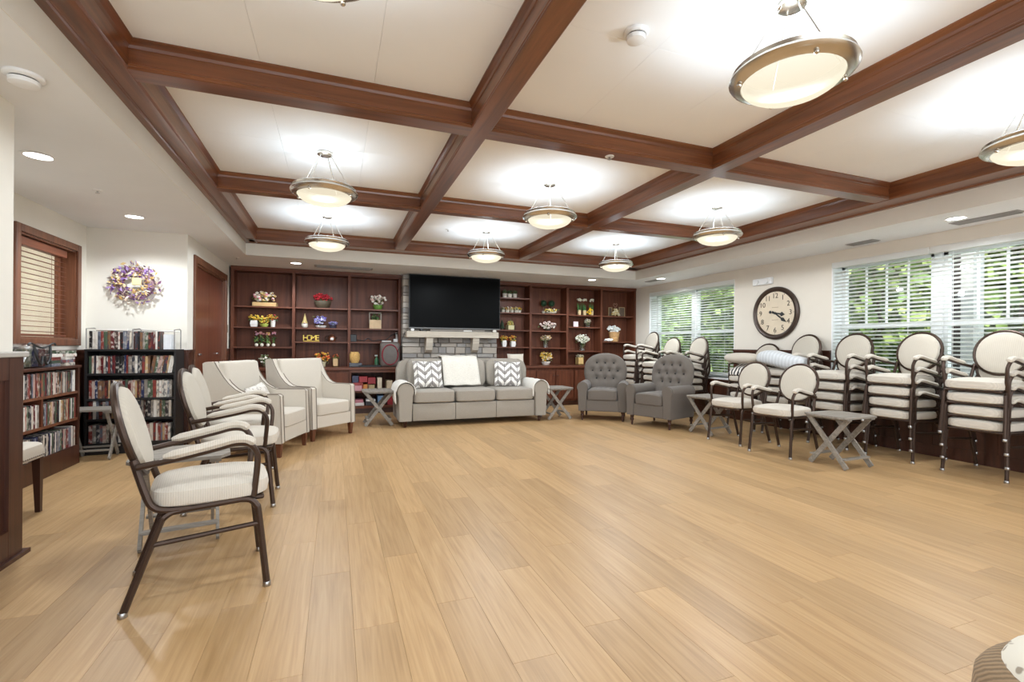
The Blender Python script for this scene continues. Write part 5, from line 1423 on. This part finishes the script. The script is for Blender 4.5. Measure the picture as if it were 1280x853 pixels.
p = aty(767.5, 427, YI); t = thing('bushel_basket', 'tan bushel basket filled with white flowers', 'basket', (p.x, YI, RZ[3][1]))
MB().lathe([(.085, 0), (.12, .20), (.125, .205), (.11, .195)], 20).build('basket', plain('bushel_slats', srgb(206, 164, 112), .8, nscale=40, noise=.2, bump=.5), t, True)
for z in (.03, .11, .19): MB().lathe([(.088 + z * .17, z), (.094 + z * .17, z), (.096 + z * .17, z + .016), (.09 + z * .17, z + .016)], 20, cap=False).build('hoop', col_mat((186, 140, 90)), t)
mb = MB(); bloom_cloud(mb, (0, 0, .27), .155, .10, .085, 70, .034); mb.build('blooms', blooms_mat(((242, 240, 234), (228, 230, 226), (216, 222, 220))), t, True)
mb = MB(); bloom_cloud(mb, (0, 0, .02), .11, .05, .022, 26, .024); o = mb.build('white_garland', blooms_mat(((242, 240, 234), (228, 230, 226))), None, True); p = aty(761, 427, YI - .08); o.location = (p.x - .02, YI - .12, RZ[3][1] + .012); tag(o, 'white flower garland lying beside the bushel basket', 'garland')

# ================================================================ CUSHIONS ON THE CHAIR STACK
bm_ = fabric('silver_quilt', srgb(198, 200, 202), 7, 'Y', .5, .08, 60)
o = MB().sup((0, 0, 0), (.14, .33, .105), .75, .55, 32, 14, lambda q: (q[0], q[1], q[2] + .02 * math.sin(q[1] * 9))).build('silver_cushion', bm_, None, True)
o.location = (5.50, 4.62, 1.01); o.rotation_euler = (math.radians(4), 0, math.radians(6)); tag(o, 'silver quilted cushion lying across the chair stacks under the clock', 'cushion')
o = MB().sup((0, 0, 0), (.10, .30, .075), .8, .6, 28, 12).build('bolster', 'wing', None, True)
o.location = (5.53, 5.30, 1.02); tag(o, 'beige bolster lying on the cushion stack arms', 'bolster')
zm_, nt, b_ = new_mat('black_white_print'); tcn = N(nt, 'ShaderNodeTexCoord'); wv = N(nt, 'ShaderNodeTexWave', Scale=6.0, Distortion=6.0); nt.links.new(tcn.outputs['Object'], wv.inputs['Vector'])
r_ = ramp(nt, [(.4, srgb(40, 38, 38)), (.5, srgb(226, 220, 212))]); nt.links.new(wv.outputs['Fac'], r_.inputs['Fac']); nt.links.new(r_.outputs['Color'], b_.inputs['Base Color'])
put_pillow('print_pillow', (5.56, 5.30, .845), (math.radians(62), 0, math.radians(90)), .38, .30, .12, zm_, 'black and white print pillow on the cushion stack seat')

# ================================================================ STOOL AT THE LOWER RIGHT CORNER
kn = fabric('brown_knit_stripe', srgb(140, 118, 92), 26, 'DIAGONAL', .95, .25, 120)
sp_, nt, b_ = new_mat('cream_dotted_fabric'); tcn = N(nt, 'ShaderNodeTexCoord'); vo = N(nt, 'ShaderNodeTexVoronoi', Scale=22.0); nt.links.new(tcn.outputs['Object'], vo.inputs['Vector'])
r_ = ramp(nt, [(.16, srgb(160, 148, 132)), (.24, srgb(226, 220, 206))]); nt.links.new(vo.outputs['Distance'], r_.inputs['Fac']); nt.links.new(r_.outputs['Color'], b_.inputs['Base Color']); b_.inputs['Roughness'].default_value = .9
pf_ = thing('upholstered_stool', 'brown knit stool with cream dotted top at the lower right corner', 'stool', (1.61, .485, 0))
MB().sup((0, 0, .33), (.25, .25, .11), .55, .9, 40, 12).build('knit_body', kn, pf_, True)
MB().sup((.015, -.015, .415), (.225, .225, .06), .8, .95, 36, 8).build('dotted_top', sp_, pf_, True)
for a in (45, 135, 225, 315): MB().lathe([(.014, 0), (.02, .24)], 10, (.17 * math.cos(math.radians(a)), .17 * math.sin(math.radians(a)), 0)).build('leg', 'leg', pf_, True)
